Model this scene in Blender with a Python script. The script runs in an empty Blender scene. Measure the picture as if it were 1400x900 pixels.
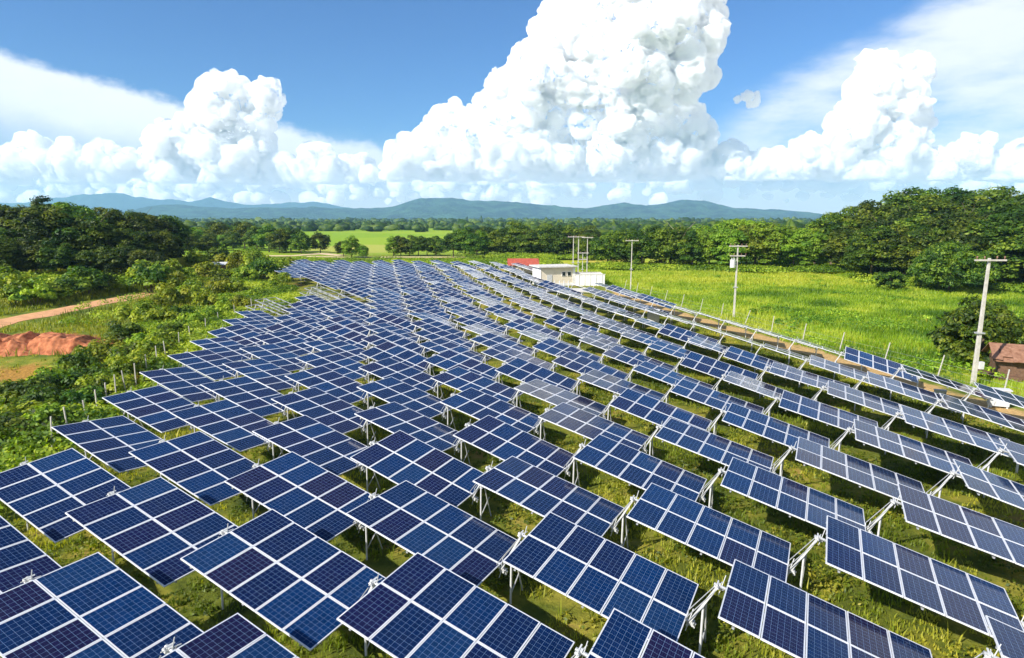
import bpy, math, random
import numpy as np
from mathutils import Matrix, Vector
R = math.radians
rng = np.random.default_rng(7)
random.seed(7)
scene = bpy.context.scene
COL = scene.collection
SUNAZ, SUNEL = 234.0, 36.5            # compass-like angles from +Y towards +X
F, PITCH = 857.0, R(9.94)             # focal length in pixels of a 1400 px wide frame

# ------------------------------------------------------------------ tags
def tag(o, label=None, cat=None, group=None, kind=None):
    if label: o['label'] = label
    if cat: o['category'] = cat
    if group: o['group'] = group
    if kind: o['kind'] = kind
    return o
def link(o, parent=None):
    COL.objects.link(o)
    if parent is not None: o.parent = parent
    return o
def empty(name, loc, rz=0.0):
    o = bpy.data.objects.new(name, None); o.location = loc; o.rotation_euler = (0, 0, rz)
    o.empty_display_size = .2
    return link(o)
ORD = ['first','second','third','fourth','fifth','sixth','seventh','eighth','ninth','tenth','eleventh','twelfth','thirteenth',
 'fourteenth','fifteenth','sixteenth','seventeenth','eighteenth','nineteenth','twentieth']
def ordn(n):
    if n <= 20: return ORD[n-1]
    tens = {2:'twenty',3:'thirty',4:'forty',5:'fifty',6:'sixty',7:'seventy',8:'eighty',9:'ninety'}
    if n % 10 == 0: return tens[n//10][:-1] + 'ieth'
    return tens[n//10] + '-' + ORD[n % 10 - 1]

# ------------------------------------------------------------------ materials
def new_mat(name):
    m = bpy.data.materials.new(name); m.use_nodes = True
    nt = m.node_tree
    for n in list(nt.nodes): nt.nodes.remove(n)
    out = nt.nodes.new('ShaderNodeOutputMaterial')
    b = nt.nodes.new('ShaderNodeBsdfPrincipled')
    nt.links.new(b.outputs[0], out.inputs[0])
    return m, nt, b, out
def N(nt, t, **kw):
    n = nt.nodes.new(t)
    for k, v in kw.items(): setattr(n, k, v)
    return n
def ramp(nt, fac, stops):
    r = N(nt, 'ShaderNodeValToRGB'); e = r.color_ramp.elements
    while len(e) < len(stops): e.new(0.5)
    for s, (p, c) in zip(e, stops): s.position = p; s.color = (*c, 1) if len(c) == 3 else c
    nt.links.new(fac, r.inputs[0]); return r.outputs[0]
def noise(nt, vec, scale, detail=4, rough=.55, dim='3D'):
    n = N(nt, 'ShaderNodeTexNoise'); n.noise_dimensions = dim
    n.inputs['Scale'].default_value = scale; n.inputs['Detail'].default_value = detail; n.inputs['Roughness'].default_value = rough
    if vec is not None: nt.links.new(vec, n.inputs['Vector'])
    return n.outputs[0]
def mixc(nt, fac, a, b, mode='MIX'):
    m = N(nt, 'ShaderNodeMix', data_type='RGBA', blend_type=mode)
    for s, v in ((0, fac), (6, a), (7, b)):
        if isinstance(v, (int, float)): m.inputs[s].default_value = v
        elif isinstance(v, tuple): m.inputs[s].default_value = (*v, 1)
        else: nt.links.new(v, m.inputs[s])
    return m.outputs[2]
def mth(nt, op, a, b=None, c=None, clamp=False):
    m = N(nt, 'ShaderNodeMath', operation=op); m.use_clamp = clamp
    for i, v in enumerate((a, b, c)):
        if v is None: continue
        if isinstance(v, (int, float)): m.inputs[i].default_value = v
        else: nt.links.new(v, m.inputs[i])
    return m.outputs[0]
def bump(nt, h, b, strength=.3, dist=.05):
    n = N(nt, 'ShaderNodeBump'); n.inputs['Strength'].default_value = strength; n.inputs['Distance'].default_value = dist
    nt.links.new(h, n.inputs['Height']); nt.links.new(n.outputs[0], b.inputs['Normal'])
def simple(name, col, rough=.6, metal=0.0, var=.15, scale=6, b_str=0.0, spec=.5, dirt=None):
    m, nt, b, out = new_mat(name)
    tc = N(nt, 'ShaderNodeTexCoord').outputs['Object']
    n1 = noise(nt, tc, scale, 5)
    d = dirt or tuple(c*(1-2.2*var) for c in col)
    c = ramp(nt, n1, [(.3, d), (.62, col)])
    nt.links.new(c, b.inputs['Base Color'])
    b.inputs['Roughness'].default_value = rough; b.inputs['Metallic'].default_value = metal
    b.inputs['Specular IOR Level'].default_value = spec
    if b_str: bump(nt, n1, b, b_str, .02)
    return m
M = {}
M['alu'] = simple('anodised_aluminium', (.80, .80, .82), .42, .25, .06, 3)
M['steel'] = simple('galvanised_steel', (.46, .47, .48), .45, .35, .12, 8)
M['white'] = simple('white_painted_steel', (.60, .60, .585), .5, 0, .08, 5)
M['dark'] = simple('black_plastic', (.03, .03, .035), .5, 0, .1, 5)
M['backsheet'] = simple('module_backsheet', (.55, .56, .58), .6, 0, .05, 5)
M['concrete'] = simple('weathered_concrete', (.62, .59, .54), .85, 0, .14, 3, .2, .3)
M['post'] = simple('pale_concrete_post', (.52, .49, .43), .85, 0, .12, 4, .2, .3)
M['plaster'] = simple('cream_plaster', (.78, .68, .52), .9, 0, .06, 1.2, .1, .2)
M['plaster_white'] = simple('white_plaster', (.8, .78, .74), .9, 0, .07, 1.0, .1, .2)
M['redroof'] = simple('red_roof_sheet', (.45, .10, .06), .6, 0, .15, 2)
M['rust'] = simple('rusty_roof_sheet', (.30, .16, .10), .8, .1, .2, 3, .3, .3, dirt=(.16, .07, .04))
M['wood'] = simple('old_boards', (.16, .09, .055), .85, 0, .2, 7, .2, .3)
M['teal'] = simple('teal_tarpaulin', (.03, .30, .30), .5)
M['glassdark'] = simple('dark_window_glass', (.015, .02, .025), .12, 0, .05, 2)
M['bark'] = simple('bark', (.17, .13, .09), .9, 0, .2, 4, .4, .2)
M['palebark'] = simple('pale_bark', (.42, .34, .26), .9, 0, .15, 3, .4, .2)
M['insul'] = simple('porcelain', (.25, .13, .08), .3)

# module glass: 6 x 10 polycrystalline cells, ribbon busbars, tint per module from the mesh attribute
def make_cells():
    m, nt, b, out = new_mat('solar_cells')
    uv = N(nt, 'ShaderNodeUVMap'); uv.uv_map = 'UVMap'
    sep = N(nt, 'ShaderNodeSeparateXYZ'); nt.links.new(uv.outputs[0], sep.inputs[0])
    u, v = sep.outputs[0], sep.outputs[1]          # u 0..6 across, v 0..10 along
    at = N(nt, 'ShaderNodeAttribute'); at.attribute_name = 'tint'
    tint = at.outputs['Fac']
    def gap(c, w):
        f = mth(nt, 'FRACT', c); d = mth(nt, 'MINIMUM', f, mth(nt, 'SUBTRACT', 1.0, f))
        return mth(nt, 'LESS_THAN', d, w)
    g1 = mth(nt, 'MAXIMUM', gap(u, .020), gap(v, .020))
    bus = gap(mth(nt, 'MULTIPLY', u, 3.0), .028)
    # each cell its own crystal tone
    fl = N(nt, 'ShaderNodeVectorMath', operation='FLOOR'); nt.links.new(uv.outputs[0], fl.inputs[0])
    wn = N(nt, 'ShaderNodeTexWhiteNoise'); wn.noise_dimensions = '4D'
    nt.links.new(fl.outputs[0], wn.inputs['Vector']); nt.links.new(tint, wn.inputs['W'])
    vo = N(nt, 'ShaderNodeTexVoronoi'); vo.inputs['Scale'].default_value = 9
    nt.links.new(uv.outputs[0], vo.inputs['Vector'])
    base = ramp(nt, tint, [(0, (.001, .028, .115)), (.3, (.001, .017, .078)), (.55, (.002, .012, .062)), (.78, (.006, .008, .055)), (.88, (.011, .009, .046)), (1, (.001, .042, .140))])
    k = mth(nt, 'ADD', mth(nt, 'MULTIPLY', wn.outputs['Value'], .22), .86)
    k2 = mth(nt, 'ADD', mth(nt, 'MULTIPLY', vo.outputs['Color'], .4), .8)
    kk = mth(nt, 'MULTIPLY', k, k2)
    vm = N(nt, 'ShaderNodeVectorMath', operation='SCALE'); nt.links.new(base, vm.inputs[0]); nt.links.new(mth(nt, 'MULTIPLY', kk, .80), vm.inputs['Scale'])
    c = mixc(nt, mth(nt, 'MULTIPLY', bus, .16), vm.outputs[0], (.22, .27, .38))
    c = mixc(nt, g1, c, (.13, .20, .34))
    # film of dust, heavier on some modules
    tc = N(nt, 'ShaderNodeTexCoord').outputs['Object']
    n1 = noise(nt, tc, 1.3, 6, .65)
    du = mth(nt, 'MULTIPLY', mth(nt, 'SUBTRACT', n1, .45, clamp=True), .06)
    c = mixc(nt, du, c, (.30, .27, .22))
    nt.links.new(c, b.inputs['Base Color'])
    b.inputs['Roughness'].default_value = .13
    nt.links.new(mth(nt, 'ADD', mth(nt, 'MULTIPLY', n1, .12), .06), b.inputs['Roughness'])
    b.inputs['IOR'].default_value = 1.33
    bump(nt, noise(nt, tc, 1.6, 2), b, .05, .02)
    return m
M['cells'] = make_cells()

def foliage(name, dark, mid, light, trans=.35, rough=.55, scale=.35):
    m, nt, b, out = new_mat(name)
    geo = N(nt, 'ShaderNodeNewGeometry')
    oi = N(nt, 'ShaderNodeObjectInfo')
    at = N(nt, 'ShaderNodeAttribute'); at.attribute_name = 'tint'
    tc = N(nt, 'ShaderNodeTexCoord').outputs['Object']
    n1 = noise(nt, tc, scale, 3)
    f = mth(nt, 'ADD', mth(nt, 'MULTIPLY', at.outputs['Fac'], .55), mth(nt, 'MULTIPLY', n1, .45))
    c = ramp(nt, f, [(.18, dark), (.5, mid), (.82, light)])
    hs = N(nt, 'ShaderNodeHueSaturation')
    nt.links.new(mth(nt, 'ADD', mth(nt, 'MULTIPLY', oi.outputs['Random'], .05), .475), hs.inputs['Hue'])
    nt.links.new(mth(nt, 'ADD', mth(nt, 'MULTIPLY', oi.outputs['Random'], .5), .75), hs.inputs['Value'])
    nt.links.new(c, hs.inputs['Color'])
    nt.links.new(hs.outputs[0], b.inputs['Base Color'])
    b.inputs['Roughness'].default_value = rough; b.inputs['Specular IOR Level'].default_value = .3
    tr = N(nt, 'ShaderNodeBsdfTranslucent')
    nt.links.new(mixc(nt, 1.0, hs.outputs[0], (1.5, 1.6, .55), 'MULTIPLY'), tr.inputs[0])
    mx = N(nt, 'ShaderNodeMixShader'); mx.inputs[0].default_value = trans
    nt.links.new(b.outputs[0], mx.inputs[1]); nt.links.new(tr.outputs[0], mx.inputs[2])
    nt.links.new(mx.outputs[0], out.inputs[0])
    return m
M['leaf_dark'] = foliage('dark_forest_leaves', (.008, .022, .005), (.038, .078, .009), (.17, .21, .018))
M['leaf'] = foliage('forest_leaves', (.014, .040, .006), (.068, .13, .010), (.24, .30, .022))
M['leaf_bright'] = foliage('bright_leaves', (.06, .12, .010), (.15, .25, .016), (.30, .38, .03))
M['leaf_dry'] = foliage('dry_leaves', (.14, .07, .03), (.22, .12, .05), (.33, .20, .09))
M['shrub'] = foliage('shrub_leaves', (.04, .09, .008), (.20, .28, .016), (.46, .48, .04), scale=.8)
M['grass'] = foliage('grass_blades', (.045, .075, .008), (.20, .24, .016), (.46, .40, .05), .40, .5, .6)
M['weed'] = foliage('weed_leaves', (.03, .06, .008), (.14, .20, .014), (.42, .38, .04), .4, .5, .8)
M['meadow'] = foliage('meadow_blades', (.06, .15, .008), (.25, .38, .018), (.50, .52, .06), .42, .5, .12)

# ------------------------------------------------------------------ lattice of tracker tables and the ground
W = np.array([[-0.0025, 0.0721, -0.0146], [-0.5424, -0.2893, -0.0883], [-0.2526, -0.346, -0.7651],
              [0.2267, 0.4222, -0.0415], [-0.0044, 0.0137, -0.3634], [-0.0423, -0.0559, -0.0397]])
O0 = np.array([.49, 17.68, -9.45]); LI = np.array([5.21, -2.66, 0.]); LJ = np.array([3.97, 2.72, 0.])
def hub(i, j):
    a, b = i/10, j/10
    return O0 + i*LI + j*LJ + np.array([1, a, b, a*a, a*b, b*b]) @ W
HUBH = 2.55
A2 = np.linalg.inv(np.array([[LI[0], LJ[0]], [LI[1], LJ[1]]]))
def vnoise2(x, y, s, seed=0):
    x = np.asarray(x, float)/s + 91.7*seed; y = np.asarray(y, float)/s + 37.3*seed
    xi, yi = np.floor(x).astype(np.int64), np.floor(y).astype(np.int64); fx, fy = x-xi, y-yi
    fx = fx*fx*(3-2*fx); fy = fy*fy*(3-2*fy)
    def h(a, b):
        n = (a*374761393 + b*668265263 + seed*974711) & 0x7fffffff
        n = ((n ^ (n >> 13))*1274126177) & 0x7fffffff
        return ((n ^ (n >> 16)) & 0xffff)/65535.
    return (h(xi, yi)*(1-fx)+h(xi+1, yi)*fx)*(1-fy) + (h(xi, yi+1)*(1-fx)+h(xi+1, yi+1)*fx)*fy
def ground(x, y):
    x = np.asarray(x, float); y = np.asarray(y, float)
    dx, dy = x-O0[0], y-O0[1]
    i = np.clip(A2[0, 0]*dx + A2[0, 1]*dy, -24, 7); j = np.clip(A2[1, 0]*dx + A2[1, 1]*dy, -6, 26)
    a, b = i/10, j/10
    z = O0[2] + W[0, 2] + a*W[1, 2] + b*W[2, 2] + a*a*W[3, 2] + a*b*W[4, 2] + b*b*W[5, 2] - HUBH
    z = z + .2*np.clip((x+2)/8, 0, 1) - .38*np.clip((-x-5)/7, 0, 1)*np.clip((90-y)/30, 0, 1)
    far = np.clip((np.hypot(x, y-60)-110)/120, 0, 1); far = far*far*(3-2*far)
    z = z*(1-far) - 12.4*far
    z = z + 6.0*np.exp(-(((x+98)/30)**2 + ((y-132)/30)**2)) + 5.5*np.exp(-(((x-122)/48)**2 + ((y-160)/34)**2))
    z = z + (vnoise2(x, y, 9, 1)-.5)*.22*np.clip((np.abs(x+2)-22)/20, .15, 1)
    # a shallow cut below the red bank
    z = z - 1.3*np.exp(-(((x+44)/9)**2 + ((y-50)/6)**2))
    return z
def gz(x, y): return float(ground(x, y))
def px(u, v, z=None):
    """where the sight line through a point of the 1400 x 900 frame meets the ground"""
    cx, cy = (u-700)/F, (450-v)/F
    d = np.array([cx, math.cos(PITCH)+cy*math.sin(PITCH), cy*math.cos(PITCH)-math.sin(PITCH)])
    zz = -12.3
    for _ in range(12):
        t = zz/d[2]; p = d*t
        zz = gz(p[0], p[1]) if z is None else z
    return p[0], p[1]

def mesh_obj(name, V, Fc, mats, parent=None, mi=None, smooth=False, uvs=None, tint=None, linkit=True, data_only=False):
    me = bpy.data.meshes.new(name)
    V = np.asarray(V, np.float32)
    if isinstance(Fc, np.ndarray):
        nf, k = Fc.shape
        me.vertices.add(len(V)); me.vertices.foreach_set('co', V.ravel())
        me.loops.add(nf*k); me.loops.foreach_set('vertex_index', Fc.astype(np.int32).ravel())
        me.polygons.add(nf); me.polygons.foreach_set('loop_start', np.arange(nf, dtype=np.int32)*k)
        me.update(calc_edges=True)
    else:
        me.from_pydata([tuple(map(float, v)) for v in V], [], Fc)
    for m in (mats if isinstance(mats, (list, tuple)) else [mats]): me.materials.append(m)
    if mi is not None: me.polygons.foreach_set('material_index', np.asarray(mi, np.int32))
    if smooth: me.polygons.foreach_set('use_smooth', np.ones(len(me.polygons), bool))
    if uvs is not None:
        l = me.uv_layers.new(name='UVMap'); l.data.foreach_set('uv', np.asarray(uvs, np.float32).ravel())
    if tint is not None:
        a = me.attributes.new('tint', 'FLOAT', 'FACE'); a.data.foreach_set('value', np.asarray(tint, np.float32))
    me.update()
    if data_only: return me
    o = bpy.data.objects.new(name, me)
    return link(o, parent)

class MB:
    def __init__(s): s.V = []; s.F = []; s.mi = []
    def add(s, V, Fc, mi=0):
        n = len(s.V); s.V += [tuple(v) for v in V]; s.F += [tuple(a+n for a in f) for f in Fc]; s.mi += [mi]*len(Fc); return s
    def box(s, c, d, mi=0, rot=None):
        hx, hy, hz = d[0]/2, d[1]/2, d[2]/2
        P = [Vector((x, y, z)) for x in (-hx, hx) for y in (-hy, hy) for z in (-hz, hz)]
        if rot is not None: P = [rot @ p for p in P]
        P = [p + Vector(c) for p in P]
        return s.add(P, [(0,1,3,2),(4,6,7,5),(0,4,5,1),(2,3,7,6),(0,2,6,4),(1,5,7,3)], mi)
    def tube(s, a, b, r, r2=None, n=8, mi=0, square=False):
        a, b = Vector(a), Vector(b); d = (b-a).normalized()
        up = Vector((0, 0, 1)) if abs(d.z) < .95 else Vector((1, 0, 0))
        x = d.cross(up).normalized(); y = d.cross(x); r2 = r if r2 is None else r2
        if square: n = 4
        P = []
        for p, rr in ((a, r), (b, r2)):
            for k in range(n):
                t = 2*math.pi*(k+.5)/n; P.append(p + x*math.cos(t)*rr + y*math.sin(t)*rr)
        Fc = [(k, (k+1) % n, n+(k+1) % n, n+k) for k in range(n)] + [tuple(range(n))[::-1], tuple(range(n, 2*n))]
        return s.add(P, Fc, mi)
    def build(s, name, mats, parent=None, smooth=False):
        o = mesh_obj(name, s.V, s.F, mats, parent, s.mi, smooth); return o
    def data(s, name, mats): return mesh_obj(name, s.V, s.F, mats, None, s.mi, data_only=True)

# ------------------------------------------------------------------ terrain
def axis_samples(lim_neg, lim_pos, near_neg, near_pos, step):
    a = list(np.arange(near_neg, near_pos+.01, step)); s = step; x = a[-1]
    while x < lim_pos: s *= 1.13; x += s; a.append(x)
    s = step; x = a[0]
    while x > lim_neg: s *= 1.13; x -= s; a.insert(0, x)
    return np.array(a)
xs = axis_samples(-11500, 11500, -110, 140, 1.6); ys = axis_samples(-300, 11500, 0, 190, 1.6)
X, Y = np.meshgrid(xs, ys); Z = ground(X, Y)
V = np.stack([X.ravel(), Y.ravel(), Z.ravel()], 1)
nx, ny = len(xs), len(ys)
idx = np.arange(nx*ny).reshape(ny, nx)
Fq = np.stack([idx[:-1, :-1].ravel(), idx[:-1, 1:].ravel(), idx[1:, 1:].ravel(), idx[1:, :-1].ravel()], 1)
# field edges: the panel field lies between two lines that run away from the camera
def right_edge(y):                     # x of the outermost line of tables
    return np.interp(y, [0, 15, 36.5, 58, 80, 101, 130, 156], [36, 33, 28.1, 23.2, 18.5, 13.8, 7.6, 2.2])
def left_edge(y): return np.interp(y, [0, 14, 28, 50, 71, 95, 115, 150], [-14, -17, -20.5, -25, -28.5, -30, -41, -49])
def sstep(a, b, x): t = np.clip((x-a)/(b-a), 0, 1); return t*t*(3-2*t)
re_, le_ = right_edge(Y), left_edge(Y)
infield = sstep(-2, 1, X-le_)*sstep(-2, 1, re_+3-X)*sstep(155, 150, Y)
track = np.exp(-((X-(re_+5.2+.5*np.sin(Y*.13)))/1.5)**2)*sstep(120, 100, Y) + .45*np.exp(-((Y-154)/2.2)**2)*(np.abs(X+25) < 60)
brown = np.exp(-(((X+41)/12)**2 + ((Y-46.5)/8.5)**2)**4)*1.2
redsoil = np.exp(-(((X+50)/12)**2 + ((Y-63)/4.5)**2)**2)*.8
meadow = sstep(2, 7, X-(re_+5))*(Y < 400)
uy, ux = 900., 0.
me_t = mesh_obj('ground', V, Fq, [bpy.data.materials.new('tmp')], smooth=True)
ca = me_t.data.color_attributes.new('zone', 'FLOAT_COLOR', 'POINT')
ca.data.foreach_set('color', np.stack([np.clip(track, 0, 1).ravel(), brown.ravel(), redsoil.ravel(), np.ones(nx*ny)], 1).astype(np.float32).ravel())
ca = me_t.data.color_attributes.new('area', 'FLOAT_COLOR', 'POINT')
ca.data.foreach_set('color', np.stack([infield.ravel(), meadow.ravel(), sstep(190, 260, np.hypot(X, Y)).ravel(), np.ones(nx*ny)], 1).astype(np.float32).ravel())
def make_ground_mat():
    m, nt, b, out = new_mat('grassland')
    geo = N(nt, 'ShaderNodeNewGeometry').outputs['Position']
    zc = N(nt, 'ShaderNodeAttribute'); zc.attribute_name = 'zone'
    ac = N(nt, 'ShaderNodeAttribute'); ac.attribute_name = 'area'
    zs = N(nt, 'ShaderNodeSeparateColor'); nt.links.new(zc.outputs['Color'], zs.inputs[0])
    as_ = N(nt, 'ShaderNodeSeparateColor'); nt.links.new(ac.outputs['Color'], as_.inputs[0])
    n_big = noise(nt, geo, .06, 4); n_mid = noise(nt, geo, .45, 6, .6); n_fine = noise(nt, geo, 5, 6, .7)
    fieldc = ramp(nt, n_mid, [(.30, (.035, .055, .010)), (.45, (.11, .13, .014)), (.58, (.24, .22, .03)), (.72, (.36, .24, .08))])
    meadowc = ramp(nt, n_big, [(.34, (.09, .17, .012)), (.48, (.24, .33, .018)), (.58, (.36, .39, .03)), (.68, (.46, .38, .06))])
    wild = ramp(nt, n_mid, [(.3, (.05, .09, .012)), (.5, (.15, .18, .018)), (.7, (.28, .25, .04))])
    vor = N(nt, 'ShaderNodeTexVoronoi'); vor.inputs['Scale'].default_value = .006; nt.links.new(geo, vor.inputs['Vector'])
    farc = ramp(nt, vor.outputs['Color'], [(.25, (.20, .32, .015)), (.5, (.26, .36, .02)), (.62, (.17, .27, .02)), (.78, (.34, .36, .06))])
    c = mixc(nt, as_.outputs[0], wild, fieldc)
    c = mixc(nt, as_.outputs[1], c, meadowc)
    c = mixc(nt, as_.outputs[2], c, farc)
    def mask(w, lo=.15, hi=.5):
        s = mth(nt, 'ADD', w, mth(nt, 'MULTIPLY', mth(nt, 'SUBTRACT', n_mid, .5), 1.1))
        mr = N(nt, 'ShaderNodeMapRange'); mr.inputs[1].default_value = lo; mr.inputs[2].default_value = hi
        nt.links.new(s, mr.inputs[0]); return mr.outputs[0]
    c = mixc(nt, mask(zs.outputs[1]), c, ramp(nt, n_fine, [(.3, (.16, .10, .02)), (.55, (.36, .19, .04)), (.75, (.45, .27, .07))]))
    c = mixc(nt, mask(zs.outputs[2]), c, ramp(nt, n_fine, [(.3, (.26, .07, .03)), (.7, (.42, .14, .06))]))
    c = mixc(nt, mask(zs.outputs[0], .3, .6), c, ramp(nt, n_fine, [(.3, (.36, .22, .08)), (.7, (.55, .37, .16))]))
    k = mth(nt, 'ADD', mth(nt, 'MULTIPLY', n_fine, .5), .75)
    vm = N(nt, 'ShaderNodeVectorMath', operation='SCALE'); nt.links.new(c, vm.inputs[0]); nt.links.new(k, vm.inputs['Scale'])
    nt.links.new(vm.outputs[0], b.inputs['Base Color'])
    b.inputs['Roughness'].default_value = .95; b.inputs['Specular IOR Level'].default_value = .15
    bump(nt, n_fine, b, .8, .12)
    return m
me_t.data.materials[0] = make_ground_mat()
tag(me_t, kind='structure')

# ------------------------------------------------------------------ solar modules and tracker tables
MW, MH, GAPW = .99, 1.63, .02         # module pitch is 1.00 x 1.655
def module_geom(cx, cy, tint, fw=.03, depth=.04):
    """frame (material 0), cells (1) and backsheet (2) of one module centred at cx, cy in the table plane"""
    V, Fc, mi, uv = [], [], [], []
    x0, x1, y0, y1 = cx-MW/2+.004, cx+MW/2-.004, cy-MH/2, cy+MH/2
    a0, a1, b0, b1 = x0+fw, x1-fw, y0+fw, y1-fw
    V += [(x0,y0,.004),(x1,y0,.004),(x1,y1,.004),(x0,y1,.004),(a0,b0,.004),(a1,b0,.004),(a1,b1,.004),(a0,b1,.004)]
    V += [(x0,y0,-depth),(x1,y0,-depth),(x1,y1,-depth),(x0,y1,-depth)]
    V += [(a0,b0,0),(a1,b0,0),(a1,b1,0),(a0,b1,0)]
    for k in range(4):
        l = (k+1) % 4
        Fc.append((k, l, 4+l, 4+k)); mi.append(0); uv += [(0, 0)]*4
        Fc.append((8+k, 8+l, l, k)); mi.append(0); uv += [(0, 0)]*4
        Fc.append((4+k, 4+l, 12+l, 12+k)); mi.append(0); uv += [(0, 0)]*4
    Fc.append((12, 13, 14, 15)); mi.append(1); uv += [(0, 0), (6, 0), (6, 10), (0, 10)]
    Fc.append((11, 10, 9, 8)); mi.append(2); uv += [(0, 0)]*4
    return V, Fc, mi, uv
def module_data(cells, name, far=False):
    V, Fc, mi, uv, ti = [], [], [], [], []
    for cx, cy, t in cells:
        a, b, c, d = module_geom(cx, cy, t, .038 if far else .031)
        n = len(V); V += a; Fc += [tuple(q+n for q in f) for f in b]; mi += c; uv += d; ti += [t]*len(b)
    me = mesh_obj(name, V, Fc, [M['alu'], M['cells'], M['backsheet']], None, mi, uvs=uv, tint=ti, data_only=True)
    return me
tints = [.05, .18, .3, .42, .5, .6, .7, .8, .88, .96]
mod_meshes = [module_data([(0, 0, t)], 'solar_module') for t in tints]
arr_meshes = [module_data([(k+.5, s*.8275, float(rng.choice(tints))) for k in range(5) for s in (-1, 1)], 'solar_panel_array', True) for _ in range(14)]
# support parts, in table coordinates (X down the slope of the table, hub at origin)
def support_meshes(far):
    D = {}
    n = 6 if far else 10
    t = MB(); t.tube((-.30, 0, -.12), (5.22, 0, -.12), .045, n=n); D['torque_tube'] = t.data('torque_tube', [M['steel']])
    f = MB()
    for s in (-1.25, -.42, .42, 1.25): f.box((2.5, s, -.075), (4.98, .05, .06))
    for x in (.4, 2.5, 4.6): f.box((x, 0, -.13), (.06, 3.2, .05))
    D['purlin_frame'] = f.data('purlin_frame', [M['steel']])
    b = MB(); b.box((-.17, 0, -.12), (.07, .10, .12)); b.box((-.22, 0, -.06), (.035, .28, .025)); b.tube((-.28, -.09, -.13), (-.15, -.09, -.16), .032, n=8)
    b.box((-.08, .07, -.2), (.10, .05, .07)); b.tube((-.1, 0, -.36), (-.1, .0, .24), .012, n=6); b.tube((-.2, -.2, -.1), (-.12, .24, -.1), .014, n=6)
    D['slewing_drive'] = b.data('slewing_drive', [M['white']])
    b = MB(); b.box((5.12, 0, -.12), (.10, .13, .14)); b.tube((5.08, 0, -.45), (5.08, .05, .26), .013, n=6); b.tube((5.2, -.13, -.12), (5.2, .13, -.12), .03, n=8); b.box((5.24, .05, -.2), (.07, .07, .14))
    D['low_bearing'] = b.data('low_bearing', [M['white']])
    return D
SUP = {False: support_meshes(False), True: support_meshes(True)}
INC, AZR = R(14.4), math.atan2(-.454, .891)
mid_strut = Vector((-.56, 0, HUBH-.75))
pm = {}
t = MB(); t.tube((-.97, 0, HUBH-1.48), (-.22, 0, HUBH-.10), .042, square=True); t.tube((-.93, .07, HUBH-1.40), (-.2, .07, HUBH-.10), .022, n=6); pm['strut'] = t.data('strut', [M['white']])
t = MB(); t.tube((-.60, -.02, -.7), (-.56, 0, HUBH-.72), .036, .034, n=8); pm['leg'] = t.data('leg', [M['white']])
t = MB(); t.tube((-.60, 1.12, -.7), (-.50, .03, HUBH-.62), .027, n=8); pm['rear_leg'] = t.data('rear_leg', [M['white']])
t = MB(); t.tube((-.59, -.02, .35), (-.54, .62, .95), .022, n=6); pm['brace'] = t.data('brace', [M['steel']])
t = MB()
for s in (-1, 1): t.tube((-.24, .2*s, HUBH-.12), (-.98, .2*s, HUBH-1.15), .014, n=6); t.tube((-.98, .2*s, HUBH-1.15), (-.95, 0, HUBH-1.45), .012, n=6)
pm['drive_rod'] = t.data('drive_rods', [M['steel']])
t = MB(); t.tube((0, 0, -.7), (0, 0, HUBH-1.42), .05, n=8); pm['end'] = t.data('end_post', [M['white']])

TABLES = {-5: range(16, 22), -4: list(range(-2, 8))+list(range(16, 22)), -3: list(range(-2, 11))+list(range(14, 23)),
 -2: list(range(-2, 11))+list(range(13, 23)), -1: range(-1, 24), 0: range(-1, 25), 1: range(0, 25), 2: range(0, 26), 3: range(2, 26),
 4: range(3, 27), 5: range(4, 27), 6: list(range(6, 19))+list(range(24, 28)), 7: range(7, 20)}
node_set = {(k-j, j) for k in TABLES for j in TABLES[k]}
ROT = {(-1, -1): -1.3, (0, -1): -1.1, (0, 0): -.8, (1, 0): 3.8, (1, 1): .6, (-1, -2): 1.7, (-4, 0): 7.3, (-1, 2): .8, (0, 2): 1.6, (0, 4): 0.}
def child(name, me, parent, mat=None):
    o = bpy.data.objects.new(name, me); COL.objects.link(o); o.parent = parent
    if mat is not None: o.matrix_local = mat
    return o
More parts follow.
